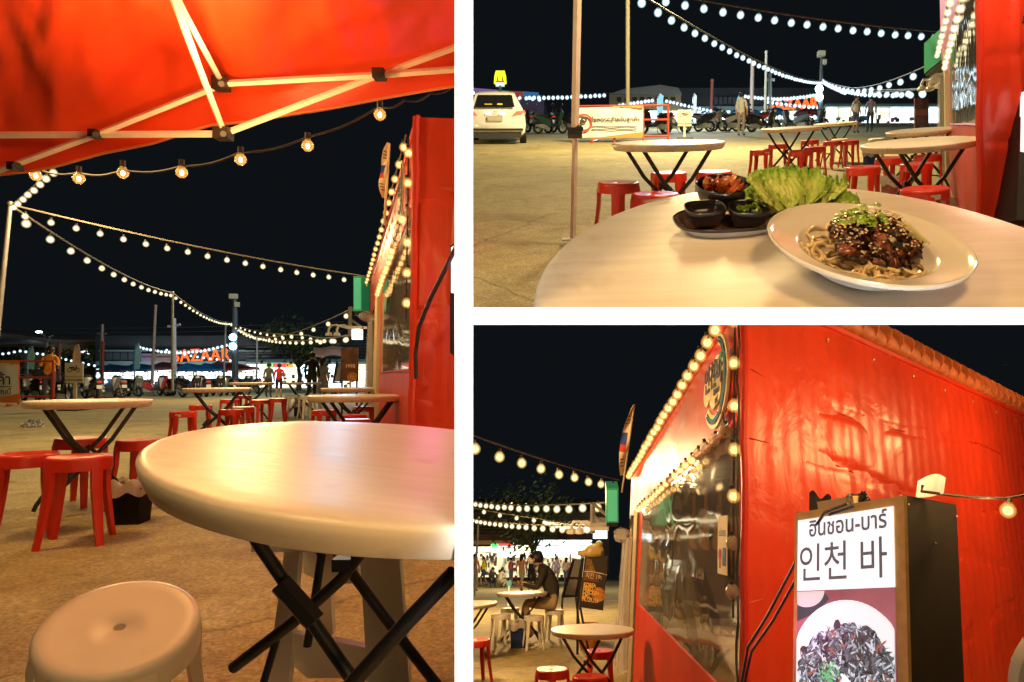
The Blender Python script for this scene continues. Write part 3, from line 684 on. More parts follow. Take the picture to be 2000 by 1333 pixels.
for i in range(6): part('rail', quadp((480,720), (672+i*6, 673+i*6), 61.5, .2), mat('rail_blue', (.16,.2,.25), .5), h1, world=True)
for k, (a, b, c) in enumerate(((276,302,(.30,.2,.34)),(303,333,(.32,.2,.18)))):
    bb = part('billboard', quadp((a,b), (691,706), 61.2, .3), hexm(c), h1, world=True)
    part('billboard_stripe', quadp((a+1,b-1), (697,699), 61.1, .05), hexm((.15,.1,.15)), bb, world=True)
for i, (a, b) in enumerate([(188+k*24, 210+k*24) for k in range(12)]):
    pf = part('lit_front', quadp((a, b), (721, 758), 58, .2), (M_SHOP, M_SHOP, M_SHOPW)[i % 3], h1, world=True)
    for k in range(3):
        u = random.uniform(a+2, b-4); part('hanging_goods', quadp((u, u+random.uniform(2,5)), (733+random.uniform(0,8), 748), 56.5, .2), hexm(random.choice([(.5,.1,.1),(.1,.2,.5),(.6,.5,.2),(.1,.1,.12),(.5,.3,.45)])), pf, world=True)
M_RL = mat('letter_red', (.8,.1,.02), .5, emit=(1,.12,.02), es=1.9)
bz = thing('bazaar_sign', 'glowing red orange BAZAAR letters standing on the market hall roof edge', 'sign', P(390, 707, 58))
xs = [342, 361, 381, 401, 421, 440]
for ch, x in zip('BAZAAR', xs):
    s_ = 1.55; text(ch, s_, .05, .0, M_RL, 'letter', bz, plane_frame(P(x, 695-(x-390)*.035, 58), (1,0,.035), (0,0,1)), sx=.8)
part('support_rail', MB().tube([P(332,708,58.2), P(450,703,58.2)], .05, 5), M_HALL, bz, world=True)
b1 = thing('beige_hall', 'beige building with grey roof edge and round canopy at far left', 'building', gp('L', 50, 64))
part('wall', quadp((-120,116), (664,775), 64, 8), mat('beige_wall', (.42,.33,.2), .8, var=.12, vs=.5), b1, world=True)
part('roof', MB().add([P(-120,644,63.5), P(0,651,63.5), P(116,664,63.5), P(116,670,63.5), P(-120,668,63.5)]+[p+Vector((0,9,0)) for p in (P(-120,644,63.5), P(0,651,63.5), P(116,664,63.5), P(116,670,63.5), P(-120,668,63.5))], [(0,1,2,3,4),(9,8,7,6,5),(0,5,6,1),(1,6,7,2),(2,7,8,3),(3,8,9,4),(4,9,5,0)]), mat('roof_grey', (.3,.3,.3), .7, var=.1), b1, world=True)
for i in range(14): part('window', quadp((2+i*8, 7+i*8), (679,688), 63.8, .2), mat('pane_dark', (.06,.07,.08), .2), b1, world=True)
part('round_canopy', MB().lathe([(0,.5),(2.2,.35),(3.0,.1),(3.05,0),(0,0)], 20, P(14, 672, 60)), mat('canopy_grey', (.16,.17,.18), .6), b1, world=True, smooth=True)
for u in (36, 44): part('column', quadp((u,u+1.5), (670,740), 60, .2), mat('column_grey', (.2,.16,.15), .7), b1, world=True)
for i, (u, r) in enumerate(((128,1.4),(12,1.0),(150,1.0))): tree('dark tree before the beige building, %s' % ('at its right corner','nearest the frame edge','beside the white lit sign')[i], gp('L', u, 57), 3.6, r, 420, .6, .2, 'far trees')
lsn = thing('lit_sign', 'small white lit sign board right of the dark trees', 'sign', P(166, 690, 58))
part('board', quadp((156,175), (684,694), 58, .3), mat('board_dark', (.04,.04,.06), .5), lsn, world=True)
part('lit_face', quadp((158,174), (686,692), 57.9, .05), mat('sign_lilac', (.9,.85,1), .4, emit=(.9,.8,1), es=4), lsn, world=True)
for k, (u, c) in enumerate(((60,(.35,.6,.5)),(150,(.7,.45,.25)),(268,(.3,.6,.65)))):
    Zf = 40; t = thing('feather_flag', ('pale green feather flag beside the beige building','orange edged feather flag left of the white lit sign','tall teal feather flag left of the BAZAAR letters')[k], 'flag', gp('L', u-4, Zf), 'feather flags')
    top = (678, 674, 671)[k]; w_ = (7, 7, 6)[k]
    fl = [P(u-w_, 720, Zf), P(u-w_*.8, top+18, Zf), P(u-w_*.3, top+2, Zf), P(u+w_*.5, top, Zf), P(u+w_, top+14, Zf), P(u+w_*.8, top+45, Zf), P(u+w_*.5, 722, Zf)]
    fb = part('cloth', MB().extr(fl, (0,.03,0)), hexm(c), t, world=True); part('trim', MB().tube([fl[0],fl[1],fl[2],fl[3]], .07, 5), hexm(((.1,.3,.4),(.7,.3,.05),(.05,.25,.4))[k]), fb, world=True)
    part('mast', MB().tube([gp('L', u-w_+.5, Zf), fl[1], fl[3]], .04, 5), M_GREY, t, world=True)
# stalls with pyramid roofs, lit from inside
def stall(label, p, u, Z, wd, vt, ve, col, lit=M_SHOP, name='market_stall'):
    hw = wd/2; e0, e1 = P(u-hw, ve, Z), P(u+hw, ve, Z); apex = P(u, vt, Z+1.5); D = Vector((0, 3, 0))
    t = thing(name, label, 'stall', gp(p, u, Z), 'market stalls')
    a, b, c, d = e0, e1, e1+D, e0+D; dn = Vector((0,0,-.16))
    part('roof', MB().add([a,b,c,d,apex], [(0,1,4),(1,2,4),(2,3,4),(3,0,4)]), hexm(col, .6), t, world=True)
    part('valance', MB().add([a,b,c,d,a+dn,b+dn,c+dn,d+dn], [(0,1,5,4),(1,2,6,5),(2,3,7,6),(3,0,4,7)]), hexm(tuple(x*.8 for x in col), .6), t, world=True)
    g = gy(p, Z)
    for q in (a, b, c, d): part('post', MB().tube([Vector((q.x,q.y,gy(p,q.y))), q], .04, 5), M_GREY, t, world=True)
    ly = (a.z+g)/2
    part('lit_back', MB().box((a.lerp(c,.5).x, Z+2.6, (a.z-.12+g+.15)/2), ((b-a).length*.96, .05, max(.3, a.z-.12-g-.15))), lit, t, world=True)
    part('counter', MB().box((a.lerp(b,.5).x, Z+.5, g+.2), ((b-a).length*.9, .6, .4)), hexm((.2,.25,.35)), t, world=True)
    for i in range(4): part('stall_light', MB().sph((a.x+(b.x-a.x)*(i+.5)/4+random.uniform(-.2,.2), Z+.2, a.z-.38-random.uniform(0,.5)), random.uniform(.07,.13), 8, 6), M_BC if lit is M_SHOP else M_BY, t, world=True)
    for i in range(7):
        x = a.x+(b.x-a.x)*(i+.5+random.uniform(-.3,.3))/7
        part('goods', MB().box((x, Z+.4, g+.4+random.uniform(.1,.25)), (random.uniform(.12,.35), .3, random.uniform(.15,.4))), hexm(random.choice([(.5,.1,.1),(.1,.2,.5),(.6,.5,.2),(.6,.6,.6),(.2,.4,.2),(.5,.3,.45)])), t, world=True)
    return t
for u, Z, wd, vt, ve, c, l, m in ((262,50,52,714,728,(.03,.18,.5),'blue pyramid roofed stall under the teal feather flag',M_SHOP),(316,51,62,712,724,(.34,.1,.12),'dark red roofed stall left of the two blue roofed stalls',M_SHOPW),
        (363,48,40,714,728,(.02,.25,.62),'left of the two bright blue roofed stalls under the letters',M_SHOP),(399,48,42,714,728,(.02,.25,.62),'right of the two bright blue roofed stalls under the letters',M_SHOP),
        (447,49,40,716,727,(.6,.05,.05),'red roofed stall below the floodlights',M_SHOPW),(425,55,50,711,722,(.3,.2,.22),'dull pink roofed stall behind the red one',M_SHOPW),(214,50,52,716,730,(.03,.14,.42),'blue roofed stall behind the motorcycle parking sign',M_SHOP)):
    stall(l+' in the left view', 'L', u, Z, wd, vt-5, ve-6, c, m)
sh = thing('shop_row', 'row of brightly lit shop fronts behind the couple in the left view', 'shop', gp('L', 590, 58))
part('roof', quadp((480,722), (702,708), 57.6, 5), M_FASC, sh, world=True)
for i, (a, b) in enumerate(((482,508),(510,530),(531,556),(558,583),(584,612),(614,640),(642,672),(673,715))):
    pw = part('shop_window', quadp((a,b), (712,757), 58, .1), (M_SHOPW, M_SHOP)[i % 2 == 0], sh, world=True)
    part('window_bar', quadp((a,b), (722,723), 57.9, .05), M_HALL, pw, world=True)
for i, (a, b, c) in enumerate(((520,532,(.05,.6,.15)),(533,558,(.75,.08,.08)),(559,572,(.7,.3,.05)))):
    part('shop_sign', quadp((a,b), (710,718), 57.7, .1), mat('shopsign%d' % i, c, .5, emit=c, es=1.6), sh, world=True)
for i in range(34):
    u = random.uniform(486, 690); v = random.uniform(735, 760); Z = random.uniform(50, 56)
    part('hanging_goods', quadp((u, u+random.uniform(3,7)), (v-random.uniform(3,8), v), Z, .2), hexm(random.choice([(.55,.12,.12),(.6,.45,.12),(.15,.2,.4),(.6,.55,.5),(.5,.3,.4),(.1,.1,.1)])), sh, world=True)
tree('broad dark tree with lit shops behind it in the left view', gp('L', 583, 48), 4.0, 2.4, 1600, .78, .16)
cn = thing('awning_roof', 'reddish brown awning roof right of the broad tree in the left view', 'awning', P(640, 690, 40))
part('sheet', MB().grid(lambda i, j: P(612+76*i, 678+18*j+2*math.sin(i*9), 42-4*j), 12, 3), mat('awning_brown', (.22,.09,.05), .7, var=.3, vs=3), cn, world=True, rec=False)
for u in (616, 684): part('post', MB().tube([gp('L', u, 38.5), P(u, 695, 38.5)], .05, 5), M_GREY, cn, world=True)
for i in range(3):
    pw = thing('power_line', ('highest','middle','lowest')[i]+' dark power line crossing the sky above the market hall', 'cable', P(150, 640+i*8, 54), 'power lines over the hall')
    part('cable', MB().tube([P(-50+k*80, 640+i*9+6*math.sin(math.pi*k/9)-k*1.2, 54) for k in range(10)], .018, 4), mat('cable_grey', (.12,.12,.13), .6), pw, world=True)
# --- motorbikes in the row
MCOL = {'black': (.02,.02,.022), 'silver': (.16,.17,.18), 'white': (.42,.42,.4), 'red': (.4,.02,.03), 'grey': (.12,.13,.14), 'green': (.03,.07,.06)}
for i, (u, Z, rz, c, l) in enumerate(((62,24,2.6,'black','black motorbike directly behind the red barrier rails'),(120,24,-.5,'black','black motorbike beside the person in the orange shirt'),(178,23,2.5,'grey','dark grey scooter right of the parking sign'),
      (205,25,.6,'silver','silver scooter with pale flank right of the parking sign'),(232,26,2.4,'white','white fronted scooter in the middle of the bike row'),(262,27,-.6,'silver','silver scooter left of the dark red one'),
      (300,28,.55,'red','dark red scooter in the left view bike row'),(326,29,2.6,'white','white scooter just left of the thin string pole'),(343,28,-.6,'black','black scooter under the thin string pole'),
      (372,25.5,-.55,'black','black scooter nearest the camera left of the mid tables'),(398,27,2.3,'grey','grey scooter behind the nearest black one'),(424,28,-.8,'black','black scooter behind the mid table top'),
      (450,29,2.3,'green','dark green scooter behind the mid table legs'),(478,30,-.8,'black','black scooter at the right end of the bike row'),(495,33,2.4,'silver','silver scooter behind the right end of the bike row'))):
    scooter(l, at('L', u, Z+(5 if u > 130 else 1), .5, rz), MCOL[c], c)
string('low row of blue white market lamps just above the parked bikes in the left view', [(186,734,46),(330,738,46),(475,735,46)], 26, .15, 0, .004, M_BC, sockets=False, wr_=.01)
string('sparse row of pale stall lamps behind the bikes under the letters', [(240,729,49),(470,731,49)], 13, .13, 0, .004, M_BY, sockets=False, wr_=.01)
# --- barrier with banner, parking sign, people
M_BAN = mat('banner_white', (.78,.76,.7), .6, var=.04); M_ORG = mat('banner_orange', (.8,.24,.02), .6)
M_RAIL = mat('rail_red', (.5,.05,.02), .5); M_INK = mat('ink', (.03,.028,.03), .6)
br = thing('barrier', 'red rail barrier with a white and orange customer parking banner at far left', 'barrier', gp('L', 55, 20))
Zb = 20.0
for v in (706, 738, 775): part('rail', MB().tube([P(-80,v,Zb), P(105,v,Zb)], .03, 6), M_RAIL, br, world=True)
for u in (-60, 36, 104): part('upright', MB().tube([P(u,706,Zb), gp('L', u, Zb)+Vector((0,0,.05))], .035, 6), M_RAIL, br, world=True)
for u in (20, 98): part('foot', MB().tube([gp('L', u-6, Zb-.4)+Vector((0,0,.04)), gp('L', u+4, Zb+.4)+Vector((0,0,.04))], .04, 6), M_RAIL, br, world=True)
ba = part('banner', MB().grid(lambda i, j: P(-80+116*i, 705+81*j, Zb-.06+.015*math.sin(i*14)), 20, 6), M_BAN, br, world=True, rec=False)
part('orange_band', MB().add([P(-80,704,Zb-.09), P(36,704,Zb-.09), P(36,713,Zb-.09), P(10,709,Zb-.09), P(-80,713,Zb-.09)], [(0,1,2,3,4)]), M_ORG, ba, world=True)
part('orange_band', MB().add([P(-80,772,Zb-.09), P(0,777,Zb-.09), P(36,769,Zb-.09), P(36,787,Zb-.09), P(-80,787,Zb-.09)], [(0,1,2,3,4)]), M_ORG, ba, world=True)
text('สำหรับลูกค้า', .44, 0, .004, M_INK, 'lettering', ba, plane_frame(P(22,743,Zb-.10), (1,0,0), (0,0,1)), 'RIGHT')
text('จอดบริเวณนี้', .22, 0, .002, M_INK, 'lettering', ba, plane_frame(P(22,766,Zb-.10), (1,0,0), (0,0,1)), 'RIGHT')
part('rule', quadp((-60,23), (755,756.5), Zb-.1, .004), M_INK, ba, world=True)
def moto_icon(parent, M, s):
    """the motorbike drawing on the parking sign, M: frame of the drawing, s: half width"""
    mb = MB()
    for x in (-.62, .62): mb.lathe([(.27*s,0),(.36*s,0),(.36*s,.002),(.27*s,.002)], 20, (x*s,-.18*s,0), close=True)
    mb.box((0,.12*s,.001), (1.0*s,.14*s,.002)).box((-.25*s,.22*s,.001), (.75*s,.13*s,.002)).box((.52*s,.12*s,.001), (.1*s,.75*s,.002), Matrix.Rotation(.35, 3, 'Z')).box((.36*s,.46*s,.001), (.3*s,.07*s,.002)).box((.05*s,-.12*s,.001), (.5*s,.2*s,.002))
    mb.xf(M); part('motorbike_drawing', mb, M_INK, parent, world=True)
def parking_sign(label, p, u, Z, v0, v1, hw):
    t = thing('parking_sign', label, 'sign', gp(p, u, Z))
    c = P(u, (v0+v1)/2, Z); px = Z/F; bd = part('board', MB().box(c, (2*hw*px, .03, (v1-v0)*px)), mat('sign_cream', (.7,.62,.48), .6), t, world=True)
    Mf = plane_frame(c+Vector((0,-.02,0)), (1,0,0), (0,0,1)); h = (v1-v0)*px
    moto_icon(bd, Mf @ Matrix.Translation((0, h*.2, 0)), hw*px*.72)
    text('ที่จอดรถจักรยานยนต์', h*.13, 0, 0, M_INK, 'lettering', bd, Mf @ Matrix.Translation((0, -h*.19, 0)), sx=.75)
    text('MOTORCYCLE PARKING', h*.135, 0, .002, M_INK, 'lettering', bd, Mf @ Matrix.Translation((0, -h*.37, 0)), sx=.62)
    part('post', MB().box(c.lerp(gp(p, u, Z), .5)+Vector((0,.03,0)), (.07,.04,(c-gp(p,u,Z)).length)), mat('sign_cream'), t, world=True)
    part('base', MB().box(gp(p, u, Z)+Vector((0,0,.04)), (.5,.5,.08)), M_BLK, t, world=True); return t
parking_sign('cream motorcycle parking sign on a post in the left view', 'L', 145, 17, 709, 748, 17.5)
person('person in an orange shirt and black mask behind the red barrier', at('L', 97, 21.5, 1.2, .25), T_REACH, (.75,.26,.01), (.05,.05,.06), 1.86, mask=(.01,.01,.012))
person('person in dark grey seen from behind near the shops in the left view', at('L', 525, 31, .8, math.pi), T_STAND, (.09,.1,.1), (.03,.03,.035), 1.6)
person('person in a red shirt and dark shorts near the shops in the left view', at('L', 545, 30.5, .8, math.pi+.2), T_SHORT, (.6,.03,.02), (.02,.02,.04), 1.55)
person('tall person in black seen from behind right of the tree in the left view', at('L', 609, 24, .8, math.pi), T_LONG, (.012,.014,.018), (.02,.02,.025), 1.78)
person('long haired person in a grey dress beside the tall one in black', at('L', 630, 24.5, .8, math.pi-.3), T_SHORT, (.35,.33,.32), (.3,.3,.3), 1.62, hair='long', dress=(.38,.36,.34))
# --- tables and stools on the lot
table('round white table with a red stool in front, nearest the left frame edge', at('L', 176, 4.3, .72, .35) @ Matrix.Diagonal((.86,.86,1,1)), rz=.45)
table('round table in the middle of the left view with scooters behind', at('L', 425, 8.7, .72, .2))
table('small far round table behind the middle one in the left view', at('L', 492, 12.6, .72, .2))
table('round table before the red stall wall in the left view', at('L', 702, 5.5, .72, .1), rz=.1)
table('round table tucked behind the one before the red stall wall', at('L', 690, 8.8, .72, .2))
table('far small table with white stools near the couple in the left view', at('L', 590, 14.5, .72, .2))
for u, Z, l, st in ((51,3.62,'red stool at the far left edge of the left view',None),(155,3.5,'red stool in front of the leftmost table, nearest the camera',None),(158,4.55,'red stool behind the crossed legs of the leftmost table',None),(277,4.45,'red stool just right of the leftmost table, above the bin',None),
        (358,8.1,'red stool with a pale sticker left of the middle table',4.9),(392,9.6,'red stool behind the sticker stool, left of the middle table legs',None),(452,8.5,'red stool in front right of the middle table',None),(474,9.1,'red stool directly behind the one right of the middle table',None),
        (449,11.4,'red stool between the middle table and the far one',None),(476,13.8,'red stool partly hidden beyond the far small table',None),(508,11.2,'tall looking red stool left of two by the far small table',None),(543,11.8,'red stool standing alone right of the far small table',None),
        (633,8.4,'red stool left of the table before the stall wall',None),(690,7.4,'red stool between the two tables before the stall wall',None),(712,9.2,'red stool beside the stall wall behind the table legs',None),(594,6.2,'red stool whose seat shows just above the big foreground table',None),(694,6.6,'red stool under the table before the stall wall',None)):
    stool(l, at('L', u, Z, .45), sticker=st)
for u, Z, l in ((572,14,'white stool left of the far white stool table in the left view'),(600,13.2,'white stool in front of the far table by the couple'),(616,15,'white stool right of the far table by the couple')):
    stool(l, at('L', u, Z, .45), M_IVORY, 'white plastic stools')
def bin_(label, M, col, s=1, bagc=(.5,.45,.42)):
    t = thing('waste_bin', label, 'bin', M @ Matrix.Scale(s, 4))
    part('bucket', MB().box((0,0,.125), (.17,.15,.25), taper=1.12).box((0,0,.246), (.2,.18,.012)), mat('bin_%s_%s' % (col[0], col[2]), col, .6, spec=.15), t)
    def bag(i, j):
        a = 2*math.pi*i; sq = 1/max(abs(math.cos(a)), abs(math.sin(a))); r = .095*min(sq, 1.25)*(1+.10*math.sin(a*7+j*3)*j)
        z = (.27, .295, .29, .255, .205)[round(j*4)]+.018*math.sin(a*5+2*j); r += (-.012, .0, .012, .016, .018)[round(j*4)]
        return Vector((r*math.cos(a), r*math.sin(a), z))
    part('bin_bag', MB().grid(bag, 40, 4), mat('bag_film', bagc, .3, alpha=.85), t, smooth=60, rec=False); return t
bin_('black waste bin with a clear bag beside the leftmost table', at('L', 258, 3.98, .1, .1), (.006,.006,.007), .86)
bin_('small dark blue bin by the far white stools in the left view', at('L', 585, 14.2, .1, .1), (.02,.05,.16))
sb = thing('sandbag_base', 'coiled dark chain and sandbag lying below the barrier at left', 'chain', gp('L', 70, 11.5))
mb = MB()
for k in range(26): mb.lathe([(.045,-.012),(.06,0),(.045,.012),(.03,0)], 8, gp('L', 58+random.uniform(-10,24), 11.4+random.uniform(-.5,.5))+Vector((0,0,.03)), close=True, R=Matrix.Rotation(random.uniform(0,3), 3, 'X'))
part('links', mb, M_GREY, sb, world=True)
# --- big foreground table, cut off where it butts against the partition
def tilt_frame(c, a, s): 
    n = Vector((-a, -s, 1)).normalized(); return frame(c, n)
C = P(803.5, 894.8, 1.163); MT = tilt_frame(C, -.12, -.007)
bt = thing('round_table', 'large blurred foreground round table at the right of the left view', 'table', MT @ Matrix.Translation((0,0,-.72)), 'round folding tables')
part('tabletop', MB().lathe(top_prof(), 120).xf(MT @ Matrix.Translation((0,0,-.72))), M_TABLE, bt, world=True, smooth=45, cut=CUT_L)
for pts, r in (([(480,1015,1.02),(505,1062,1.02),(600,1200,1.0),(700,1345,.98),(760,1430,.97)],.0125),([(720,1060,1.10),(668,1130,1.10),(580,1210,1.12),(455,1305,1.14)],.0125),([(612,1040,1.2),(628,1085,1.2),(612,1190,1.2),(600,1262,1.2)],.0095),
               ([(640,1050,1.2),(680,1110,1.19),(800,1270,1.17),(880,1372,1.16)],.0115),([(886,1120,.86),(800,1210,.88),(690,1333,.9),(630,1400,.91)],.0135),([(540,1250,1.13),(515,1333,1.12),(505,1380,1.12)],.008)):
    part('leg', MB().tube([P(*q) for q in pts], r*.8, 10), M_BLK, bt, world=True, smooth=True, cut=CUT_L)
part('hinge_bracket', MB().tube([P(548,1140,1.0), P(615,1215,.995)], .017, 6), M_BLK, bt, world=True)
part('hinge_bracket', MB().box(P(672,1100,1.1), (.03,.03,.02)), M_BLK, bt, world=True)
# white moulded step stool standing under the big table
ws2 = thing('step_stool', 'white moulded plastic stool with window cut-outs under the foreground table', 'stool', gp('L', 660, 1.5))
def wpanel(name, q, m=M_IVORY): return part(name, MB().extr([P(*a) for a in q], (0,.02,0)), m, ws2, world=True)
for q in ([(560,1040,1.42),(588,1040,1.42),(563,1345,1.30),(520,1345,1.30)],[(700,1040,1.42),(776,1040,1.42),(800,1345,1.30),(718,1345,1.30)]): wpanel('leg', q)
for q in ([(618,1040,1.62),(640,1040,1.62),(650,1240,1.62),(625,1240,1.62)],): wpanel('leg', q)
wpanel('lower_band', [(566,1236,1.34),(716,1266,1.34),(716,1325,1.34),(600,1325,1.34),(572,1300,1.34)])
wpanel('upper_band', [(590,1040,1.43),(700,1040,1.43),(700,1140,1.43),(640,1142,1.43),(592,1120,1.43)])
part('seat', MB().box(P(668,1030,1.45), (.27,.25,.03)), M_IVORY, ws2, world=True)
# ivory stool at the lower left corner
stool('ivory round stool with a centre hole at the bottom left corner of the left view', tilt_frame(P(233.7,1222.3,1.40), -.21, .31) @ Matrix.Translation((0,0,-.45)), M_IVORY, 'white plastic stools', rz=.1, sc=1)
# ================================================================ the red vinyl stall (seen in all three views)
M_GREEN = mat('green_box', (.03,.32,.12), .4, emit=(.02,.4,.14), es=.25)
M_WPOST = mat('post_cream', (.7,.6,.42), .5); M_INT = mat('interior', (.10,.07,.05), .8, var=.3, vs=1.5)
M_PLAS = mat('plastic_film', (.75,.72,.68), .2, alpha=.4)
class Stall:
    def __init__(s, p, label, near, far, side, H, h1, h0, t0, t1, cut, k=1, Hs=None):
        s.p, s.H, s.h1, s.h0, s.t0, s.t1, s.cut = p, H, h1, h0, t0, t1, cut
        s.A, s.B, s.S = gp(p, *near), gp(p, *far), gp(p, *side)
        s.up = up(p, near[1], s.A.x, k); s.Hs = Hs or (lambda q: H(0))
        d = s.B-s.A; s.out = d.cross(s.up).normalized()
        if s.out.x > 0: s.out = -s.out
        s.so = (s.S-s.A).cross(s.up).normalized()
        if s.so.y > 0: s.so = -s.so
        s.t = thing('vinyl_stall', label, 'stall', s.A)
        W = dict(world=True, smooth=70, rec=False, cut=cut)
        def face(n, ta, tb, ha, hb, m, nu, nv, amp=.02):
            return part(n, MB().grid(lambda i, j: s.F(ta+(tb-ta)*i, ha(ta+(tb-ta)*i)+(hb(ta+(tb-ta)*i)-ha(ta+(tb-ta)*i))*j, amp*math.sin(math.pi*i)*math.sin(math.pi*j)**.5), nu, nv), m, s.t, **W)
        z = lambda t: 0
        face('front_upper', 0, 1, h1, H, M_TARP, 40, 10); face('front_lower', 0, t1, z, h0, M_TARP, 40, 10)
        face('corner_strip', 0, t0, h0, h1, M_TARP, 3, 20); face('post_strip', t1, t1+.05, z, h1, M_TARP, 3, 20)
        s.win = face('clear_window', t0, t1, h0, h1, M_VIN, 60, 40, .010)
        for n, hh in (('window_trim', h0), ('window_trim', h1)):
            part(n, MB().tube([s.F(t0+(t1-t0)*i/30, hh(t0+(t1-t0)*i/30), .012+.006*random.random()) for i in range(31)], .012, 6), M_TARP, s.t, world=True, smooth=True, cut=cut)
        part('window_trim', MB().tube([s.F(t0, h0(t0)+(h1(t0)-h0(t0))*i/12, .012) for i in range(13)], .012, 6), M_TARP, s.t, world=True, smooth=True, cut=cut)
        part('corner_trim', MB().tube([s.A+s.up*(H(0)*i/14)+s.out*.012*(1+.4*math.sin(i*2)) for i in range(15)], .022, 8), M_TARP, s.t, world=True, smooth=True, cut=cut)
        part('eave_trim', MB().tube([s.F(i/20, H(i/20), .01) for i in range(21)], .02, 6), M_TARP, s.t, world=True, smooth=True, cut=cut)
        part('side_wall', MB().grid(s.side_fn, 120, 90), M_SIDE, s.t, **W)
        for tt, m, r in ((t1+.075, M_WPOST, .05), (t1+.16, M_WPOST, .035)):
            part('post', MB().tube([s.F(tt, 0, .02), s.F(tt, h1(tt), .02)], r, 6), m, s.t, world=True, cut=cut)
        tb = .36 if p == 'B' else 0
        part('roof_sheet', MB().add([s.F(0, H(0)), s.F(1, H(1)), s.F(1, H(1)+.3)-s.out*1.8, s.F(tb, H(0)+.1)-s.out*1.8], [(0,1,2,3)]), M_TARP, s.t, world=True, rec=False, cut=cut)
        part('back_wall', MB().add([s.F(tb,0)-s.out*1.8, s.F(1,0)-s.out*1.8, s.F(1,H(1))-s.out*1.8, s.F(tb,H(0)-.2)-s.out*1.8], [(0,1,2,3)]), M_INT, s.t, world=True, rec=False, cut=cut)
        part('end_wall', MB().add([s.F(1,0), s.F(1,0)-s.out*1.8, s.F(1,H(1))-s.out*1.8, s.F(1,H(1))], [(0,1,2,3)]), M_INT, s.t, world=True, rec=False, cut=cut)
        part('counter', MB().box(s.F(.55, .42)-s.out*.9, (.6,3.0,.84)), hexm((.2,.12,.07)), s.t, world=True, cut=cut)
    def F(s, t, h, o=0):
        b = s.A.lerp(s.B, t); b.z = gy(s.p, b.y)
        w_ = o and o*(noise.noise(Vector((t*9, h*2.5, 3)))+.5*noise.noise(Vector((t*30, h*8, 1))))
        return b+s.up*h+s.out*(w_ if abs(o) > .021 or True else o)
    def Fo(s, t, h, o):   # exactly o in front of the face
        b = s.A.lerp(s.B, t); b.z = gy(s.p, b.y); return b+s.up*h+s.out*o
    def side_fn(s, i, j):
        b = s.A.lerp(s.S, i); b.z = gy(s.p, b.y); L = (s.S-s.A).length; x = i*L; h = s.Hs(i)*j
        n = .028*noise.noise(Vector((x*1.4, h*.5, 7)))+.010*noise.noise(Vector((x*3+h*1.6, h*2.2-x, 2)))+.008*noise.noise(Vector((x*9+h*3, h*4-x*2, 4)))
        n += .016*abs(noise.noise(Vector((x*1.6-h*.5, h*.7+x*.6, 5))))*1.5
        for y0 in (.75, 1.35, 1.95, 2.45):   # creases where the sheet was folded
            n -= .022*math.exp(-((h-y0-.10*math.sin(x*1.1+y0*4)+.05*x*(y0-1.5))/.022)**2)
        for x0 in (.28, 1.05, 1.9, 2.8, 3.6): n += .022*math.exp(-((x-x0-.03*math.sin(h*3))/.035)**2)
        e = min(1, i*14)*min(1, (1-j)*8+.15)
        return b+s.up*h+s.so*n*1.0*e
    def bulbs(s, label, pts, n, r, m=M_BW, sag=0, drop=.02, unlit=()):
        return string(label, None, n, r, drop, sag, m, world_pts=pts, wr_=.006, unlit=unlit, group='bulb strings on the red stall')
    def frame(s, t, h, o=.04): return plane_frame(s.Fo(t, h, o), s.A-s.B, s.up)
    def disc_sign(s, label, t, h, sc, cut=None):
        g = thing('round_sign', label, 'sign', s.frame(t, h), 'round signs on the red stall')
        cream = mat('sign_ivory', (.82,.72,.45), .45)
        cres = [(.62*math.cos(a)*sc, .55*math.sin(a)*sc+.0) for a in arc(24, -2.5, 1.35)]+[(.47*math.cos(a)*sc+.02*sc, .40*math.sin(a)*sc) for a in arc(24, 1.25, -2.4)]
        part('crescent', MB().extr([(x, y, 0) for x, y in cres], (0,0,.03*sc)), cream, g)
        mb = MB()
        for x, y, r in ((-.42,-.06,.17),(-.16,.02,.22),(.12,.05,.22),(.3,.12,.14),(-.05,-.12,.2),(.16,-.14,.16)): mb.lathe([(0,.034*sc),(r*sc,.034*sc),(r*sc,0)], 20, (x*sc,y*sc,0))
        part('letter_plate', mb, cream, g)
        for r0, c in ((.555,(.05,.18,.42)),(.515,(.03,.25,.2))):
            pts = [(r0*math.cos(a)*sc, r0*.88*math.sin(a)*sc, .034*sc) for a in arc(26, -2.3, 1.2)]
            part('swoosh', MB().tube(pts, .016*sc, 5), hexm(c), g)
        part('dot', MB().lathe([(0,.044*sc),(.05*sc,.044*sc),(.05*sc,.03*sc)], 12, (.34*sc,.2*sc,0)), hexm((.02,.3,.15)), g)
        text('인천바', .34*sc, .002, .008*sc, M_INK, 'lettering', g, Matrix.Translation((-.05*sc,.05*sc,.04*sc)), world=False)
        text('อินชอน\nบาร์', .10*sc, .001, .003*sc, M_INK, 'lettering', g, Matrix.Translation((.13*sc,-.2*sc,.04*sc)), world=False)
        return g
    def extras(s, view, tg=.5, hg=1.95, sg=1):
        # green light box, hung plastic sheet, brown menu board are added per view by the caller
        pass

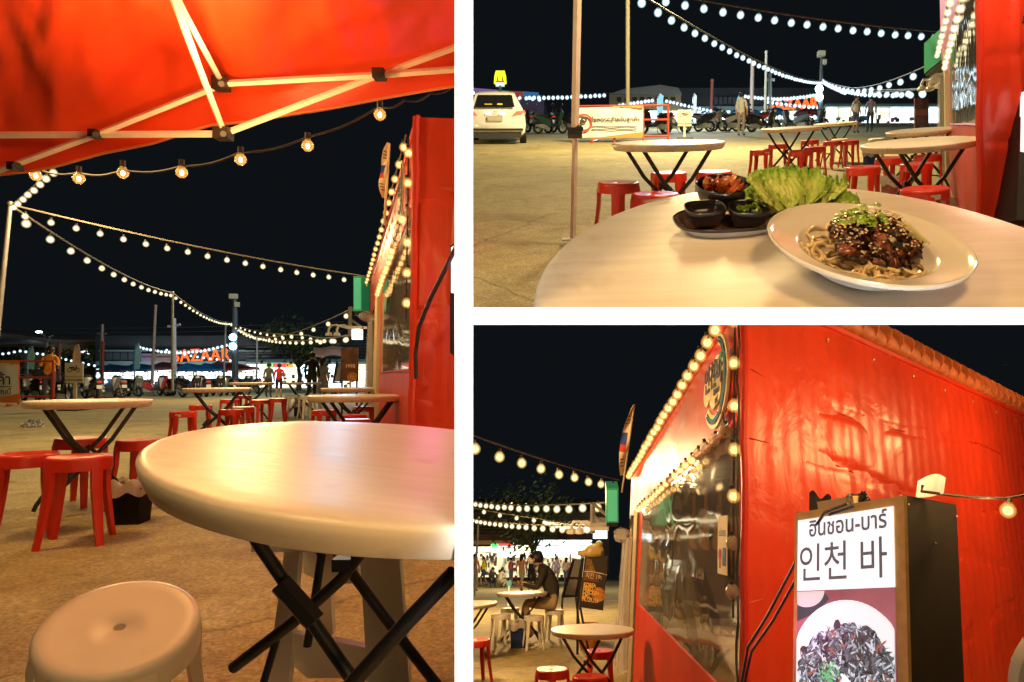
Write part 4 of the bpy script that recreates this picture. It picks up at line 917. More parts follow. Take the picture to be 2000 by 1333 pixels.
# ---- left view
SL = Stall('L', 'red vinyl market stall with clear window at the right of the left view', (806,4.2), (716,12.5), (899,4.22),
           lambda t: 2.56-.02*t, lambda t: 2.05-.2*t, lambda t: .92, .03, .45, CUT_L, 0)
SL.bulbs('warm bulbs along the eave of the stall in the left view', [SL.Fo(.02,2.5,.06), SL.Fo(.3,2.52,.06), SL.Fo(.95,2.5,.08)], 20, .025)
SL.bulbs('warm bulbs along the window top of the stall in the left view', [SL.Fo(.03,2.0,.06), SL.Fo(.2,1.95,.06), SL.Fo(.48,1.9,.06)], 15, .028, unlit=(1,2,3))
SL.bulbs('warm bulbs down the corner of the stall in the left view', [SL.Fo(.012,2.45,.05), SL.Fo(.012,1.25,.05)], 6, .026, drop=0, unlit=(2,))
SL.disc_sign('cream crescent shop sign high on the stall in the left view', .085, 2.28, .38)
def flag(label, p, base, tip, w_):
    t = thing('banner_flag', label, 'flag', base); a = tip-base; L = a.length; a.normalize(); side = Vector((-1,0,0)); 
    def cl(i, j): return base+a*L*(.05+.95*i)+side*w_*(math.sin(math.pi*min(1, .12+i*.86))**.7)*j+Vector((0,.03*math.sin(i*9+j*3),0))
    part('staff', MB().tube([base-a*.25, base, tip], .012, 6), M_WPOST, t, world=True)
    def c(i, j):
        if .36 < i < .62 and j > .25: return (.02,.05,.3) if i > .46 else (.6,.05,.03)
        if (.14 < i < .28 or .74 < i < .88) and .35 < j < .85 and int(i*60) % 3 == 0: return (.02,.02,.02)
        return (.75,.68,.5)
    part('cloth', MB().grid(cl, 60, 12, cf=c), mat('flag_print', attr=True, rough=.7), t, world=True, rec=False, smooth=80); return t
flag('white flag with blue and red patches rising above the stall in the left view', 'L', SL.Fo(.20,2.45,.1), SL.Fo(.16,2.85,.1), .07)
def light_box(label, c, sz, R=None):
    t = thing('green_light_box', label, 'sign', c); part('case', MB().box(c, sz, R), M_GREEN, t, world=True)
    part('rim', MB().box(c+Vector((0,-sz[1]*.52,0)), (sz[0]*.8,.01,sz[2]*.9), R), mat('green_face', (.1,.5,.25), .3, emit=(.05,.5,.25), es=.5), t, world=True)
    part('lamp_hood', MB().box(c-Vector((0,0,sz[2]*.56)), (sz[0]*.9,sz[1]*.9,sz[2]*.12), R), M_BLK, t, world=True); return t
light_box('green light box hanging from the far end of the stall in the left view', P(708,576,12), (.15,.5,.62))
def film(label, s, t, h0, h1, o):
    g = thing('plastic_curtain', label, 'curtain', s.F(t, h0)); part('sheet', MB().grid(lambda i, j: s.Fo(t+.16*i, h0+(h1-h0)*j, o+.07*math.sin(i*17+j*2)*(1-.6*j)), 26, 12), M_PLAS, g, world=True, rec=False, smooth=80)
    part('gather', MB().sph(s.Fo(t+.07, h1+.03, o+.05), .12, 10, 6, (1,1.4,.7), wob=.3), M_PLAS, g, world=True, smooth=True)
film('gathered clear plastic curtain at the open end of the stall in the left view', SL, .66, .1, 1.75, .05)
mbd = thing('menu_board', 'brown menu board with food pictures standing by the stall in the left view', 'sign', gp('L', 684, 13))
M_MENU = mat('menu_brown', (.12,.045,.025), .5, var=.5, vs=6)
part('panel', quadp((666,699), (680,745), 13, .04), M_MENU, mbd, world=True)
part('picture', MB().lathe([(0,0),(.10,0),(.10,.004),(0,.004)], 18, P(688,737,12.98), R=Matrix.Rotation(math.pi/2, 3, 'X')), mat('menu_food', (.5,.2,.05), .5, var=.6, vs=30), mbd, world=True)
part('title_band', quadp((667,698), (709,722), 12.99, .01), hexm((.2,.06,.03)), mbd, world=True)
text('1998', .1, 0, .002, mat('print_cream', (.8,.65,.4), .6), 'lettering', mbd, plane_frame(P(684,716,12.97), (1,0,0), (0,0,1)))
part('leg', MB().tube([P(668,745,13), gp('L', 668, 13)], .02, 5).tube([P(697,745,13), gp('L', 697, 13)], .02, 5), M_BLK, mbd, world=True)
fr = thing('easel_board', 'grey leaning board with a black frame left of the brown menu board', 'sign', gp('L', 660, 14))
part('panel', MB().extr([P(651,746,14), P(664,746,14), P(668,709,14.3), P(659,709,14.3)], (0,.03,0)), mat('easel_grey', (.3,.29,.27), .6), fr, world=True)
part('frame', MB().tube([P(651,748,13.98), P(658,707,14.25), P(669,707,14.25), P(665,748,13.98), P(651,748,13.98)], .022, 5), M_BLK, fr, world=True)
def counter_lamp(view, u, v, Z, s):
    t = thing('lamp_arm', 'pair of white curved lamp arms over the serving hatch '+view, 'lamp', P(u, v, Z))
    for k in (0, 1):
        x0 = u-s*(26+16*k)
        part('arm', MB().tube([P(u-2*s, v+k*2, Z), P(x0+s*14, v-s*5, Z), P(x0+s*4, v-s*4, Z), P(x0, v+s*4, Z), P(x0, v+s*12, Z)], .022, 6), mat('lamp_white', (.8,.78,.7), .4), t, world=True, smooth=True)
        part('shade', MB().lathe([(0,.06),(.06,.02),(.075,-.03)], 10, P(x0, v+s*13, Z)), mat('lamp_white'), t, world=True)
    part('bracket', MB().tube([P(u, v-s*40, Z), P(u, v+s*18, Z)], .04, 5).tube([P(u, v-s*40, Z), P(u+s*26, v-s*18, Z)], .025, 5).tube([P(u, v-s*16, Z), P(u+s*26, v+s*2, Z)], .025, 5), M_GREY, t, world=True)
    part('hatch_roof', MB().box(P(u+12*s, v, Z), (.26*s, .5, .05)), mat('lamp_white'), t, world=True)
    part('lit_front', MB().box(P(u+14*s, v+14*s, Z+.1), (.2*s, .05, .2*s)), mat('hatch_glow', (.8,.95,1), .4, emit=(.7,.92,1), es=5), t, world=True)
counter_lamp('in the left view', 684, 640, 13.4, 1)
wb = thing('lit_sign_box', 'sliver of a white lit sign box at the right edge of the left view', 'sign', P(890, 560, 3.7))
part('case', MB().extr([P(879,480,3.75), P(893,472,3.7), P(893,700,3.7), P(879,690,3.75)], (0,.3,0)), M_BLK, wb, world=True, cut=CUT_L)
part('lit_face', MB().extr([P(881,484,3.74), P(893,476,3.69), P(893,574,3.69), P(881,572,3.74)], (0,.02,0)), mat('sign_lit', (.95,.97,1), .5, emit=(.93,.96,1), es=1.0), wb, world=True, cut=CUT_L)
cb = thing('power_cable', 'black cable drooping from the lit sign to the stall corner in the left view', 'cable', P(888,482,3.6))
part('cable', MB().tube([P(893,478,3.62), P(870,525,3.75), P(840,585,3.9), P(818,640,4.0), P(812,690,4.05), P(813,740,4.08)], .014, 6), M_WIRE, cb, world=True, smooth=True)
lamp('sign_glow', P(884,560,3.4), 5, (1,.15,.55), .1)

lamp('string_lamp', SL.Fo(.12,2.2,.8), 26, (1,.5,.16), .08); lamp('string_lamp', SL.Fo(.5,2.2,1.0), 40, (1,.5,.16), .08)  # unseen lights added before the facade to spread the bulbs' light
# ---- upper right view
ST = Stall('T', 'red vinyl market stall at the right edge of the upper right view', (1918,4.6), (1842,10), (2100,4.75),
           lambda t: 3.1, lambda t: 1.86-.3*t, lambda t: .86-.1*t, .03, .62, None, 1)
ST.bulbs('bright bulbs along the eave of the stall in the upper right view', [ST.Fo(.08,2.2,.06), ST.Fo(.35,1.95,.06), ST.Fo(.8,1.75,.06), ST.Fo(.98,1.7,.06)], 13, .030, M_BY)
ST.bulbs('bright bulbs along the window top of the stall in the upper right view', [ST.Fo(.03,1.80,.06), ST.Fo(.3,1.62,.06), ST.Fo(.62,1.42,.06)], 11, .028, M_BY)
light_box('green light box at the far end of the stall in the upper right view', P(1831,100,9.5), (.13,.5,.44))
film('gathered clear plastic curtain at the stall in the upper right view', ST, .72, .1, 1.3, .05)
counter_lamp('in the upper right view', 1842, 160, 11.5, 1)
cb = thing('power_cable', 'black cable along the red wall in the upper right view', 'cable', P(2000,30,4.0))
part('cable', MB().tube([P(2010,18,4.15), P(1975,80,4.25), P(1940,130,4.35), P(1922,160,4.42), P(1915,200,4.45), P(1913,240,4.45)], .014, 6), M_WIRE, cb, world=True, smooth=True)
wb = thing('lit_sign_box', 'sliver of a blue white sign box at the right edge beside the red wall', 'sign', P(2005, 250, 4.2))
part('case', MB().extr([P(1985,430,4.3), P(2040,430,4.2), P(2040,170,4.2), P(1996,178,4.3)], (0,.3,0)), M_BLK, wb, world=True)
part('lit_face', MB().extr([P(1994,296,4.29), P(2038,300,4.19), P(2038,172,4.19), P(1997,180,4.29)], (0,.02,0)), mat('sign_lit'), wb, world=True)

# ================================================================ UPPER RIGHT VIEW
cl = thing('canopy_pole', 'pale square canopy leg with a black clamp standing left in the upper right view', 'pole', gp('T', 1119, 4.86))
part('upper_tube', MB().tube([P(1123,262,4.62), P(1129,-60,4.35)], .027, 4), M_STEEL, cl, world=True)
part('lower_tube', MB().tube([P(1119,466,4.86), P(1124,240,4.64)], .021, 4), M_STEEL, cl, world=True)
part('clamp', MB().box(P(1123,260,4.6), (.10,.09,.05)).sph(P(1132,252,4.58), .028, 8, 5), M_BLK, cl, world=True)
part('foot_plate', MB().box(P(1117,467,4.86), (.14,.12,.012), Matrix.Rotation(.33, 3, 'X')), M_STEEL, cl, world=True)
vpole('T', 1226, 24, 9, .075, 'tall thin pole behind the banner in the upper right view', mat('pole_tan2', (.4,.36,.26), .6))
SB = dict(wr_=.012)
string('long bulb string curving down from the top of the upper right view', [(1236,-20,8),(1610,158,30)], 40, .052, .1, .012, M_BC, **SB)
string('upper bulb string running right to the stall in the upper right view', [(1280,-16,8),(1836,62,10.2)], 18, .046, .1, .012, M_BC, **SB)
string('bulb string continuing the long curve down to the right in the upper right view', [(1610,158,30),(1652,178,30)], 12, .09, .1, .01, M_BC, **SB)
string('top one of three bulb strings meeting at the far pole in the upper right view', [(1605,152,30),(1832,118,11)], 17, .062, .1, .022, M_BC, **SB)
string('middle one of three bulb strings meeting at the far pole in the upper right view', [(1606,155,30),(1815,172,12)], 17, .062, .1, .01, M_BC, **SB)
string('lowest one of three bulb strings meeting at the far pole in the upper right view', [(1652,176,30),(1815,173,12)], 15, .062, .1, .004, M_BC, **SB)
string('row of bulbs above the white car running to the canopy leg', [(918,178,42),(1060,192,42)], 11, .12, .1, .01, M_BC, sockets=False, **SB)
string('dense row of bulbs either side of the canopy leg', [(1030,188,42),(1185,183,42)], 17, .12, .1, .012, M_BC, sockets=False, **SB)
string('rising row of bulbs right of the tall thin pole', [(1206,204,42),(1278,193,42)], 10, .11, .1, 0, M_BC, sockets=False, **SB)
string('falling row of bulbs above the motorcycle sign in the upper right view', [(1298,194,42),(1392,215,42)], 13, .1, .1, .005, M_BC, sockets=False, **SB)
string('sagging bulb row over the red letters in the upper right view', [(1446,184,42),(1598,182,42)], 24, .11, .1, .05, M_BC, sockets=False, **SB)
string('second bulb row across the red letters in the upper right view', [(1495,196,42),(1602,208,42)], 12, .11, .1, .01, M_BC, sockets=False, **SB)
# far buildings, arches sign, letters
h2 = thing('market_hall', 'long dark hall behind the stalls in the upper right view', 'building', gp('T', 1500, 64))
part('wall', quadp((1255,1860), (172,236), 64, 6), M_HALL, h2, world=True); part('fascia', quadp((1255,1860), (208,216), 63.5, .3), M_FASC, h2, world=True)
for i in range(7): part('panel', quadp((1395+i*9, 1402+i*9), (190,203), 63.6, .2), mat('louvre'), h2, world=True)
for i in range(14):
    pf = part('lit_front', quadp((1262+i*25, 1284+i*25), (217, 240), 60, .2), (M_SHOP, M_SHOP, M_SHOPW)[i % 3], h2, world=True)
b2 = thing('grey_hall', 'grey roofed building behind the tall pole in the upper right view', 'building', gp('T', 1280, 62))
part('wall', quadp((1190,1330), (182,240), 62, 6), mat('beige_wall'), b2, world=True)
part('roof', MB().extr([P(1190,184,61.8), P(1332,184,61.8), P(1325,172,61.8), P(1290,166,61.8), P(1220,174,61.8)], (0,6.5,0)), mat('roof_grey'), b2, world=True)
for i in range(8): part('window', quadp((1205+i*15,1214+i*15), (190,198), 61.7, .2), mat('pane_dark'), b2, world=True)
st_ = thing('striped_building', 'low building with purple green red and blue fascia behind the white car', 'building', gp('T', 980, 60))
part('wall', quadp((900,1062), (186,262), 60, 5), hexm((.2,.15,.3)), st_, world=True)
for i, c in enumerate(((.35,.2,.55),(.1,.4,.2),(.5,.08,.08),(.05,.25,.6))): part('fascia_panel', MB().extr([P((900,972,994,1022)[i],(170,176,178,179)[i],59.7), P((972,994,1022,1052)[i],(176,178,179,181)[i],59.7), P((972,994,1022,1052)[i],190,59.7), P((900,972,994,1022)[i],188,59.7)], (0,.2,0)), mat('stripe%d' % i, c, .5, emit=c, es=.35), st_, world=True)
ar = thing('arches_sign', 'yellow lit double arch sign on a pole above the white car', 'sign', P(977, 175, 55))
M_YEL = mat('arch_yellow', (.9,.7,.02), .4, emit=(.75,.85,.02), es=1.6)
for s in (-1, 1): part('arch', MB().tube([P(977+s*9.5,164,55), P(977+s*8.5,149,55), P(977+s*6,140,55), P(977+s*3.2,140,55), P(977+s*1.2,149,55), P(977+s*.3,160,55)], .125, 8), M_YEL, ar, world=True, smooth=True)
part('panel', quadp((968,985), (161,168), 54.9, .2), mat('arch_panel', (.8,.85,.9), .4, emit=(.6,.8,.9), es=1), ar, world=True)
part('panel_edge', quadp((968,985), (158,160.5), 54.8, .2), mat('arch_red', (.7,.08,.02), .4, emit=(.8,.1,.02), es=1), ar, world=True)
part('mast', MB().tube([P(977,168,55), gp('T', 977, 55)], .12, 6), M_GREY, ar, world=True)
bz = thing('bazaar_sign', 'red glowing BAZAAR letters half hidden by bulbs in the upper right view', 'sign', P(1545, 212, 58))
for ch, x in zip('BAZAAR', (1505,1523,1541,1558,1574,1590)): text(ch, 1.2, .05, .03, M_RL, 'letter', bz, plane_frame(P(x, 205-(x-1545)*.05, 58), (1,0,.04), (0,0,1)))
mt = thing('floodlight_mast', 'mast with floodlights and camera boxes right of the red letters in the upper right view', 'floodlight', gp('T', 1602, 40))
part('shaft', MB().tube([gp('T', 1602, 40), P(1605, 108, 40)], [.2,.09], 8), mat('mast_dark'), mt, world=True)
part('camera_box', MB().box(P(1604,106,39.9), (.42,.3,.3)).box(P(1610,122,39.9), (.2,.25,.28)), mat('box_cream'), mt, world=True)
for v in (174, 190): part('floodlight', MB().sph(P(1600, v, 39.7), .24, 12, 8, (1,.6,1)), mat('flood_blue'), mt, world=True, smooth=True)
for u, v, Z, r, l, m in ((1470,122,40,.13,'pale leaning pole left of the lamp post in the upper right view','pole_tan'),(1497,102,38,.09,'thin pole just right of the pale leaning pole in the upper right view','pole_tan2'),(1391,158,44,.12,'dim utility pole above the bikes in the upper right view','pole_brown')):
    pole(l, gp('T', u-3, Z), P(u, v, Z), r, MATS[m], 'pole', 'pole')
lp = thing('street_lamp', 'blue lit lamp post with two short arms in the upper right view', 'street lamp', gp('T', 1504, 42))
part('shaft', MB().tube([gp('T', 1504, 42), P(1504,144,42)], [.15,.1], 8), mat('lamp_pale'), lp, world=True)
for s in (-1, 1): part('arm', MB().tube([P(1504,155,42), P(1504+s*9,157,42)], .09, 6), mat('lamp_pale'), lp, world=True)
for k, (u, w_) in enumerate(((1290,6),(1446,6),(1357,4))):
    t = thing('feather_flag', ('teal feather flag behind the red rails','tall teal feather flag left of the red letters','narrow pale feather flag by the motorcycle sign')[k]+' in the upper right view', 'flag', gp('T', u, 41), 'feather flags')
    part('cloth', MB().extr([P(u-w_,232,41), P(u-w_,194,41), P(u,183,41), P(u+w_,188,41), P(u+w_*.6,232,41)], (0,.03,0)), hexm(((.2,.45,.5),(.25,.6,.62),(.6,.6,.55))[k]), t, world=True)
    part('mast', MB().tube([gp('T', u-w_, 41), P(u-w_,194,41), P(u,183,41)], .04, 5), M_GREY, t, world=True)
for u, Z, wd, vt, ve, c, l, m in ((1395,52,50,212,222,(.03,.16,.45),'blue roofed stall above the bikes',M_SHOP),(1455,51,56,211,221,(.02,.2,.55),'bright blue roofed stall under the teal flag',M_SHOP),(1515,50,52,212,222,(.02,.22,.6),'blue roofed stall under the red letters',M_SHOP),(1580,52,50,212,222,(.45,.06,.06),'red roofed stall left of the mast',M_SHOPW)):
    stall(l+' in the upper right view', 'T', u, Z, wd, vt-3, ve-4, c, m)
sh = thing('shop_row', 'row of glaring white shop fronts at right in the upper right view', 'shop', gp('T', 1700, 56))
part('roof', quadp((1612,1850), (203,208), 55.6, 4), M_FASC, sh, world=True)
for i in range(9): part('shop_window', quadp((1614+i*25, 1636+i*25), (210,246), 56, .1), (M_SHOP, M_SHOPW)[i % 3 == 1], sh, world=True)
for i in range(30):
    u = random.uniform(1614, 1800); v = random.uniform(232, 252); part('hanging_goods', quadp((u, u+random.uniform(3,7)), (v-random.uniform(4,9), v), random.uniform(48,54), .2), hexm(random.choice([(.55,.12,.12),(.6,.45,.12),(.15,.2,.4),(.6,.55,.5),(.5,.3,.4),(.1,.1,.1)])), sh, world=True)
string('loose row of market bulbs above the parked bikes in the upper right view', [(1372,224,44),(1480,228,44),(1612,230,44)], 28, .15, .0, .01, M_BC, sockets=False, **SB)
mbd = thing('menu_board', 'brown menu board beside the stall in the upper right view', 'sign', gp('T', 1801, 12.5))
part('panel', quadp((1787,1814), (192,258), 12.5, .04), M_MENU, mbd, world=True)
part('title_band', quadp((1788,1813), (214,226), 12.48, .01), hexm((.25,.08,.04)), mbd, world=True)
part('leg', MB().tube([P(1789,258,12.5), gp('T', 1789, 12.5)], .02, 5).tube([P(1812,258,12.5), gp('T', 1812, 12.5)], .02, 5), M_BLK, mbd, world=True)
# white car seen from behind
car = thing('parked_car', 'white hatchback seen from behind at the left of the upper right view', 'car', at('T', 968, 19.8, .5, .10, k=0))
M_CAR = mat('car_white', (.9,.9,.9), .22, coat=.6); M_CG = mat('car_glass', (.012,.014,.016), .05)
secs = [(0,.80,.28,.80,.62),(.06,.88,.24,.98,.74),(.35,.90,.22,1.0,.70),(.75,.90,.22,1.42,.60),(1.1,.90,.22,1.5,.58),(2.2,.90,.22,1.5,.58),(2.9,.90,.22,1.2,.62),(3.3,.89,.22,.95,.72),(4.1,.84,.24,.80,.66),(4.25,.7,.3,.6,.55)]
def ring(y, hw, z0, z1, tw):
    zb = min(.92, z1*.9) if z1 > .9 else z1*.85
    h = [(0,z0),(hw*.86,z0),(hw*.97,z0+.1),(hw,z0+.32),(hw*.985,zb-.12),(hw*.95,zb),(tw*1.06,z1-.10),(tw,z1-.025),(tw*.6,z1),(0,z1+.01)]
    return [(x, y, z) for x, z in h]+[(-x, y, z) for x, z in h[-2:0:-1]]
vs = []; fs = []; n = 18
for s_ in secs: vs += ring(*s_)
for i in range(len(secs)-1):
    for k in range(n): fs.append((i*n+k, i*n+(k+1) % n, (i+1)*n+(k+1) % n, (i+1)*n+k))
fs += [tuple(range(n)), tuple(range(len(vs)-1, len(vs)-n-1, -1))]
part('body', MB().add(vs, fs), M_CAR, car, smooth=40)
part('rear_window', MB().add([(-.58,.33,1.03),(.58,.33,1.03),(.50,.72,1.38),(-.50,.72,1.38)], [(0,1,2,3)]).xf(Matrix.Translation((0,-.02,.015))), M_CG, car)
for s in (-1, 1):
    part('side_window', MB().add([(s*.80,.9,1.02),(s*.80,2.7,1.02),(s*.63,2.3,1.42),(s*.64,1.0,1.42)], [(0,1,2,3)]).xf(Matrix.Translation((s*.06,0,.0))), M_CG, car)
    part('tail_light', MB().add([(s*.50,-.02,.80),(s*.885,.10,.84),(s*.90,.28,.88),(s*.86,.12,.96),(s*.62,.0,.93)], [(0,1,2,3,4)]).xf(Matrix.Translation((0,-.015,0))), mat('tail_glow', (.6,.05,.03), .2, emit=(1,.14,.06), es=1.5), car)
    part('plate_lamp', MB().box((s*.2,-.02,.86), (.14,.04,.03)), mat('plate_lamp', (1,1,.95), .4, emit=(1,1,.9), es=2), car)
    for y in (.75, 3.45):
        w_ = part('wheel', MB().lathe([(.2,-.09),(.33,-.10),(.345,-.05),(.345,.08),(.33,.1),(.2,.1)], 24, R=Matrix.Rotation(math.pi/2, 3, 'Y')), mat('tyre'), car, loc=(s*.80,y,.345), smooth=True)
        part('hub', MB().lathe([(0,.06*s),(.12,.08*s),(.2,.07*s)], 14, R=Matrix.Rotation(math.pi/2, 3, 'Y')), M_GREY, w_)
part('bumper_strip', MB().box((0,-.03,.42), (1.62,.10,.06)), M_INK, car); part('lower_bumper', MB().box((0,.04,.26), (1.5,.14,.16)), mat('bumper_grey', (.05,.05,.055), .6), car)
part('number_plate', MB().box((0,-.035,.74), (.44,.02,.14)), mat('plate_cream', (.6,.58,.45), .5), car)
part('rear_badge', MB().tube([(-.06,-.03,.9),(0,-.035,.92),(.06,-.03,.9)], .008, 5), M_GREY, car)
part('window_sticker', MB().box((.14,.40,1.13), (.16,.004,.05), Matrix.Rotation(math.radians(-42), 3, 'X')).box((-.2,.40,1.13), (.22,.004,.025), Matrix.Rotation(math.radians(-42), 3, 'X')), mat('gold_ink', (.8,.5,.05), .5, emit=(.8,.45,.02), es=.5), car)
# banner barrier, bikes
br = thing('barrier', 'red barrier with a white banner marked P in a red ring', 'barrier', gp('T', 1215, 21)); Zb = 21
for v in (206, 234, 266): part('rail', MB().tube([P(1118,v+2,Zb), P(1306,v,Zb)], .035, 6), M_RAIL, br, world=True)
for u in (1124, 1200, 1256, 1305): part('upright', MB().tube([P(u,206,Zb), gp('T', u, Zb)], .04, 6), M_RAIL, br, world=True)
for u in (1160, 1245): part('foot', MB().tube([gp('T', u-5, Zb-.4)+Vector((0,0,.04)), gp('T', u+5, Zb+.4)+Vector((0,0,.04))], .045, 6), M_RAIL, br, world=True)
ba = part('banner', MB().grid(lambda i, j: P(1126+130*i, 211-3*i+59*j-1*i*j, Zb-.07+.02*math.sin(i*15)), 24, 6), M_BAN, br, world=True, rec=False)
part('orange_band', MB().add([P(1190,208,Zb-.12), P(1256,206,Zb-.12), P(1256,212,Zb-.12)], [(0,1,2)]), M_ORG, ba, world=True)
part('orange_band', MB().add([P(1150,271,Zb-.12), P(1256,258,Zb-.12), P(1256,269,Zb-.12)], [(0,1,2)]), M_ORG, ba, world=True)
text('ที่จอดรถสำหรับลูกค้า', .19, 0, .004, M_INK, 'lettering', ba, plane_frame(P(1201,234,Zb-.12), (1,0,.02), (0,0,1)))
for v in (246, 252): part('rule', quadp((1156,1244), (v,v+2.2), Zb-.12, .004), hexm((.25,.25,.25)), ba, world=True)
pm = part('no_parking_mark', MB().lathe([(.22,0),(.28,0),(.28,.004),(.22,.004)], 24, P(1140,240,Zb-.13), close=True, R=Matrix.Rotation(math.pi/2, 3, 'X')), mat('mark_red', (.6,.05,.03), .5), ba, world=True)
text('P', .4, 0, .01, M_INK, 'lettering', ba, plane_frame(P(1140,240,Zb-.14), (1,0,0), (0,0,1)))
parking_sign('cream motorcycle parking sign on a post in the upper right view', 'T', 1337, 21.5, 215, 247, 13.5)
for i, (u, Z, rz, c, l) in enumerate(((1050,25,2.5,'black','black motorbike right behind the white car'),(1075,24,.6,'green','dark green motorbike between car and canopy leg'),(1100,25,2.4,'black','black motorbike just left of the canopy leg'),
     (1280,24,2.4,'black','black motorbike behind the red rails in the upper right view'),(1320,25,.5,'grey','grey scooter left of the motorcycle sign post'),(1362,26,2.6,'black','black scooter right of the motorcycle sign in the upper right view'),
     (1388,27,-.6,'silver','silver scooter in the middle of the upper right bike row'),(1416,27,2.4,'white','white scooter in the middle of the upper right bike row'),(1445,27,-.7,'black','black scooter right of the white one in the upper right row'),
     (1470,28,2.3,'red','dark red scooter in the upper right bike row'),(1492,26,-.8,'black','black scooter behind the back table in the upper right view'),(1550,29,2.3,'grey','grey scooter behind the stools in the upper right view'),(1590,30,-.8,'black','black scooter farthest right in the upper right bike row'))):
    scooter(l, at('T', u, Z+5, .5, rz), MCOL[c], c)
for u, Z, rz, t_, s, p_, l, kw in ((1672,30,.4,T_SHORT,(.6,.5,.45),(.1,.1,.2),'person in a pale shirt before the bright shops',{}),(1700,31,3.0,T_STAND,(.25,.2,.3),(.05,.05,.06),'person in dull purple before the bright shops',{}),(1448,26.5,2.6,T_STAND,(.6,.55,.5),(.3,.25,.2),'pale dressed person among the parked scooters',{})):
    person(l+' in the upper right view', at('T', u, Z, .8, rz), t_, s, p_, 1.62, **kw)
# tables and stools
table('round table nearest the banner in the upper right view', at('T', 1305, 4.95, .72), rz=.3)
table('round table among red stools at the centre of the upper right view', at('T', 1545, 9.2, .72), rz=.2)
table('round table in front of the stall wall in the upper right view', at('T', 1795, 5.1, .72), rz=.1)
table('round table behind the one by the stall wall in the upper right view', at('T', 1800, 8.2, .72), rz=.2)
table('far round table behind the centre stools in the upper right view', at('T', 1632, 13, .72), rz=.2)
for u, Z, l, st in ((1208,4.85,'red stool left of two by the foreground table edge in the upper right view',None),(1280,4.2,'red stool right of two by the foreground table edge in the upper right view',None),(1306,5.6,'red stool behind the crossed legs of the near table in the upper right view',None),(1395,5.7,'red stool behind the black bowl of red meat',None),
     (1487,8.9,'red stool with a sticker left of the centre table in the upper right view',5.0),(1520,10.4,'red stool behind the sticker stool in the upper right view',None),(1564,8.7,'red stool in front of the centre table above the lettuce',None),(1592,9.6,'red stool with a pale seat right of the centre table',None),
     (1582,11.8,'red stool far behind the centre table in the upper right view',None),(1626,11.4,'left of two far red stools in a row in the upper right view',None),(1660,11.6,'right of two far red stools in a row in the upper right view',None),(1686,6.2,'lone red stool between lettuce and stall table in the upper right view',None),
     (1738,7.4,'red stool left behind the stall table legs in the upper right view',None),(1790,6.6,'red stool under the stall table in the upper right view',None),(1806,4.5,'red stool with a white sticker just beyond the foreground table edge',4.7),(1812,7.8,'red stool by the stall wall behind the table in the upper right view',None)):
    stool(l, at('T', u, Z, .45), sticker=st)
for u, Z, l in ((1640,12.2,'white stool left of the blue bin in the upper right view'),(1712,12.5,'white stool right of the blue bin in the upper right view')): stool(l, at('T', u, Z, .45), M_IVORY, 'white plastic stools')
bin_('small blue bin between far white stools in the upper right view', at('T', 1700, 11.5, .1, .1), (.02,.06,.2))
bin_('bin with a pale bag behind the lone red stool in the upper right view', at('T', 1745, 7.0, .1, .1), (.3,.12,.1))
# ---- foreground table with the food
MTT = tilt_frame(P(1619.5, 560.2, .899), .039, .648)
ft = thing('round_table', 'large foreground round table carrying the dishes in the upper right view', 'table', MTT @ Matrix.Translation((0,0,-.72)), 'round folding tables')
part('tabletop', MB().lathe(top_prof(), 140).xf(MTT @ Matrix.Translation((0,0,-.72))), M_TABLE, ft, world=True, smooth=45, cut=CUT_T)
def hit(u, v, h=0):
    d = P(u, v, 1); n = MTT.to_3x3() @ Vector((0,0,1)); o = MTT.translation+n*h
    return d*(o.dot(n)/d.dot(n))
def tfr(u, v, rz=0, h=0): 
    m = MTT.copy(); m.translation = hit(u, v, h); return m @ Matrix.Rotation(rz, 4, 'Z')
def rp(r): a = random.random()*6.283; q = r*math.sqrt(random.random()); return q*math.cos(a), q*math.sin(a)
mk = thing('table_stamp', 'faint brown stamped print on the rim of the foreground food table', 'marking', tfr(1284, 391, .32, .0006))
mb = MB()
for k in range(9): mb.box((-.020+.005*k, 0, .0002), (.0034, .005+.001*(k % 2), .0004)).box((-.020+.005*k, .0012*(k % 3-1), .0003), (.0042, .0011, .0004))
for s_ in (-1, 1): mb.box((0, s_*.0058, .0002), (.048, .0009, .0004)).box((s_*.0245, 0, .0002), (.0009, .0118, .0004))
part('print', mb, mat('stamp_brown', (.45,.28,.16), .6), mk)
# white soup plate
M_CER = mat('plate_ceramic', (.82,.76,.66), .16, coat=.4)
PLP = [(0,.006),(.068,.006),(.076,.010),(.086,.020),(.0885,.0235),(.094,.0255),(.12,.031),(.129,.0345),(.1315,.0375),(.1335,.036),(.132,.031),(.12,.025),(.09,.016),(.075,.004),(.06,0),(0,0)]
R_PL = Matrix.Rotation(math.radians(4), 4, 'Y')
MP = tfr(1680, 528) @ R_PL @ Matrix.Scale(1.02, 4)
MP = Matrix.Translation((MTT.to_3x3() @ Vector((0,0,1)))*.009) @ MP
pl = thing('soup_plate', 'wide rimmed white plate of noodles with dark sauce on the foreground table', 'plate', MP)
part('dish', MB().lathe(PLP, 96), M_CER, pl, smooth=60)
part('foot_ring', MB().lathe([(.062,.002),(.066,-.006),(.058,-.006),(.058,.002)], 48), M_CER, pl, smooth=40)
nd = thing('noodle_dish', 'noodles under glossy dark brown meat sauce with sprouts and sesame', 'food', MP @ Matrix.Translation((-.002,0,.007)) @ Matrix.Diagonal((1.12,1.12,1.3,1)))
M_NOOD = mat('noodle', (.82,.63,.34), .35, var=.08, vs=40); M_SAUCE = mat('dark_sauce', (.045,.012,.006), .12, var=.6, vs=30, coat=.7, bump=.4, bs=120)
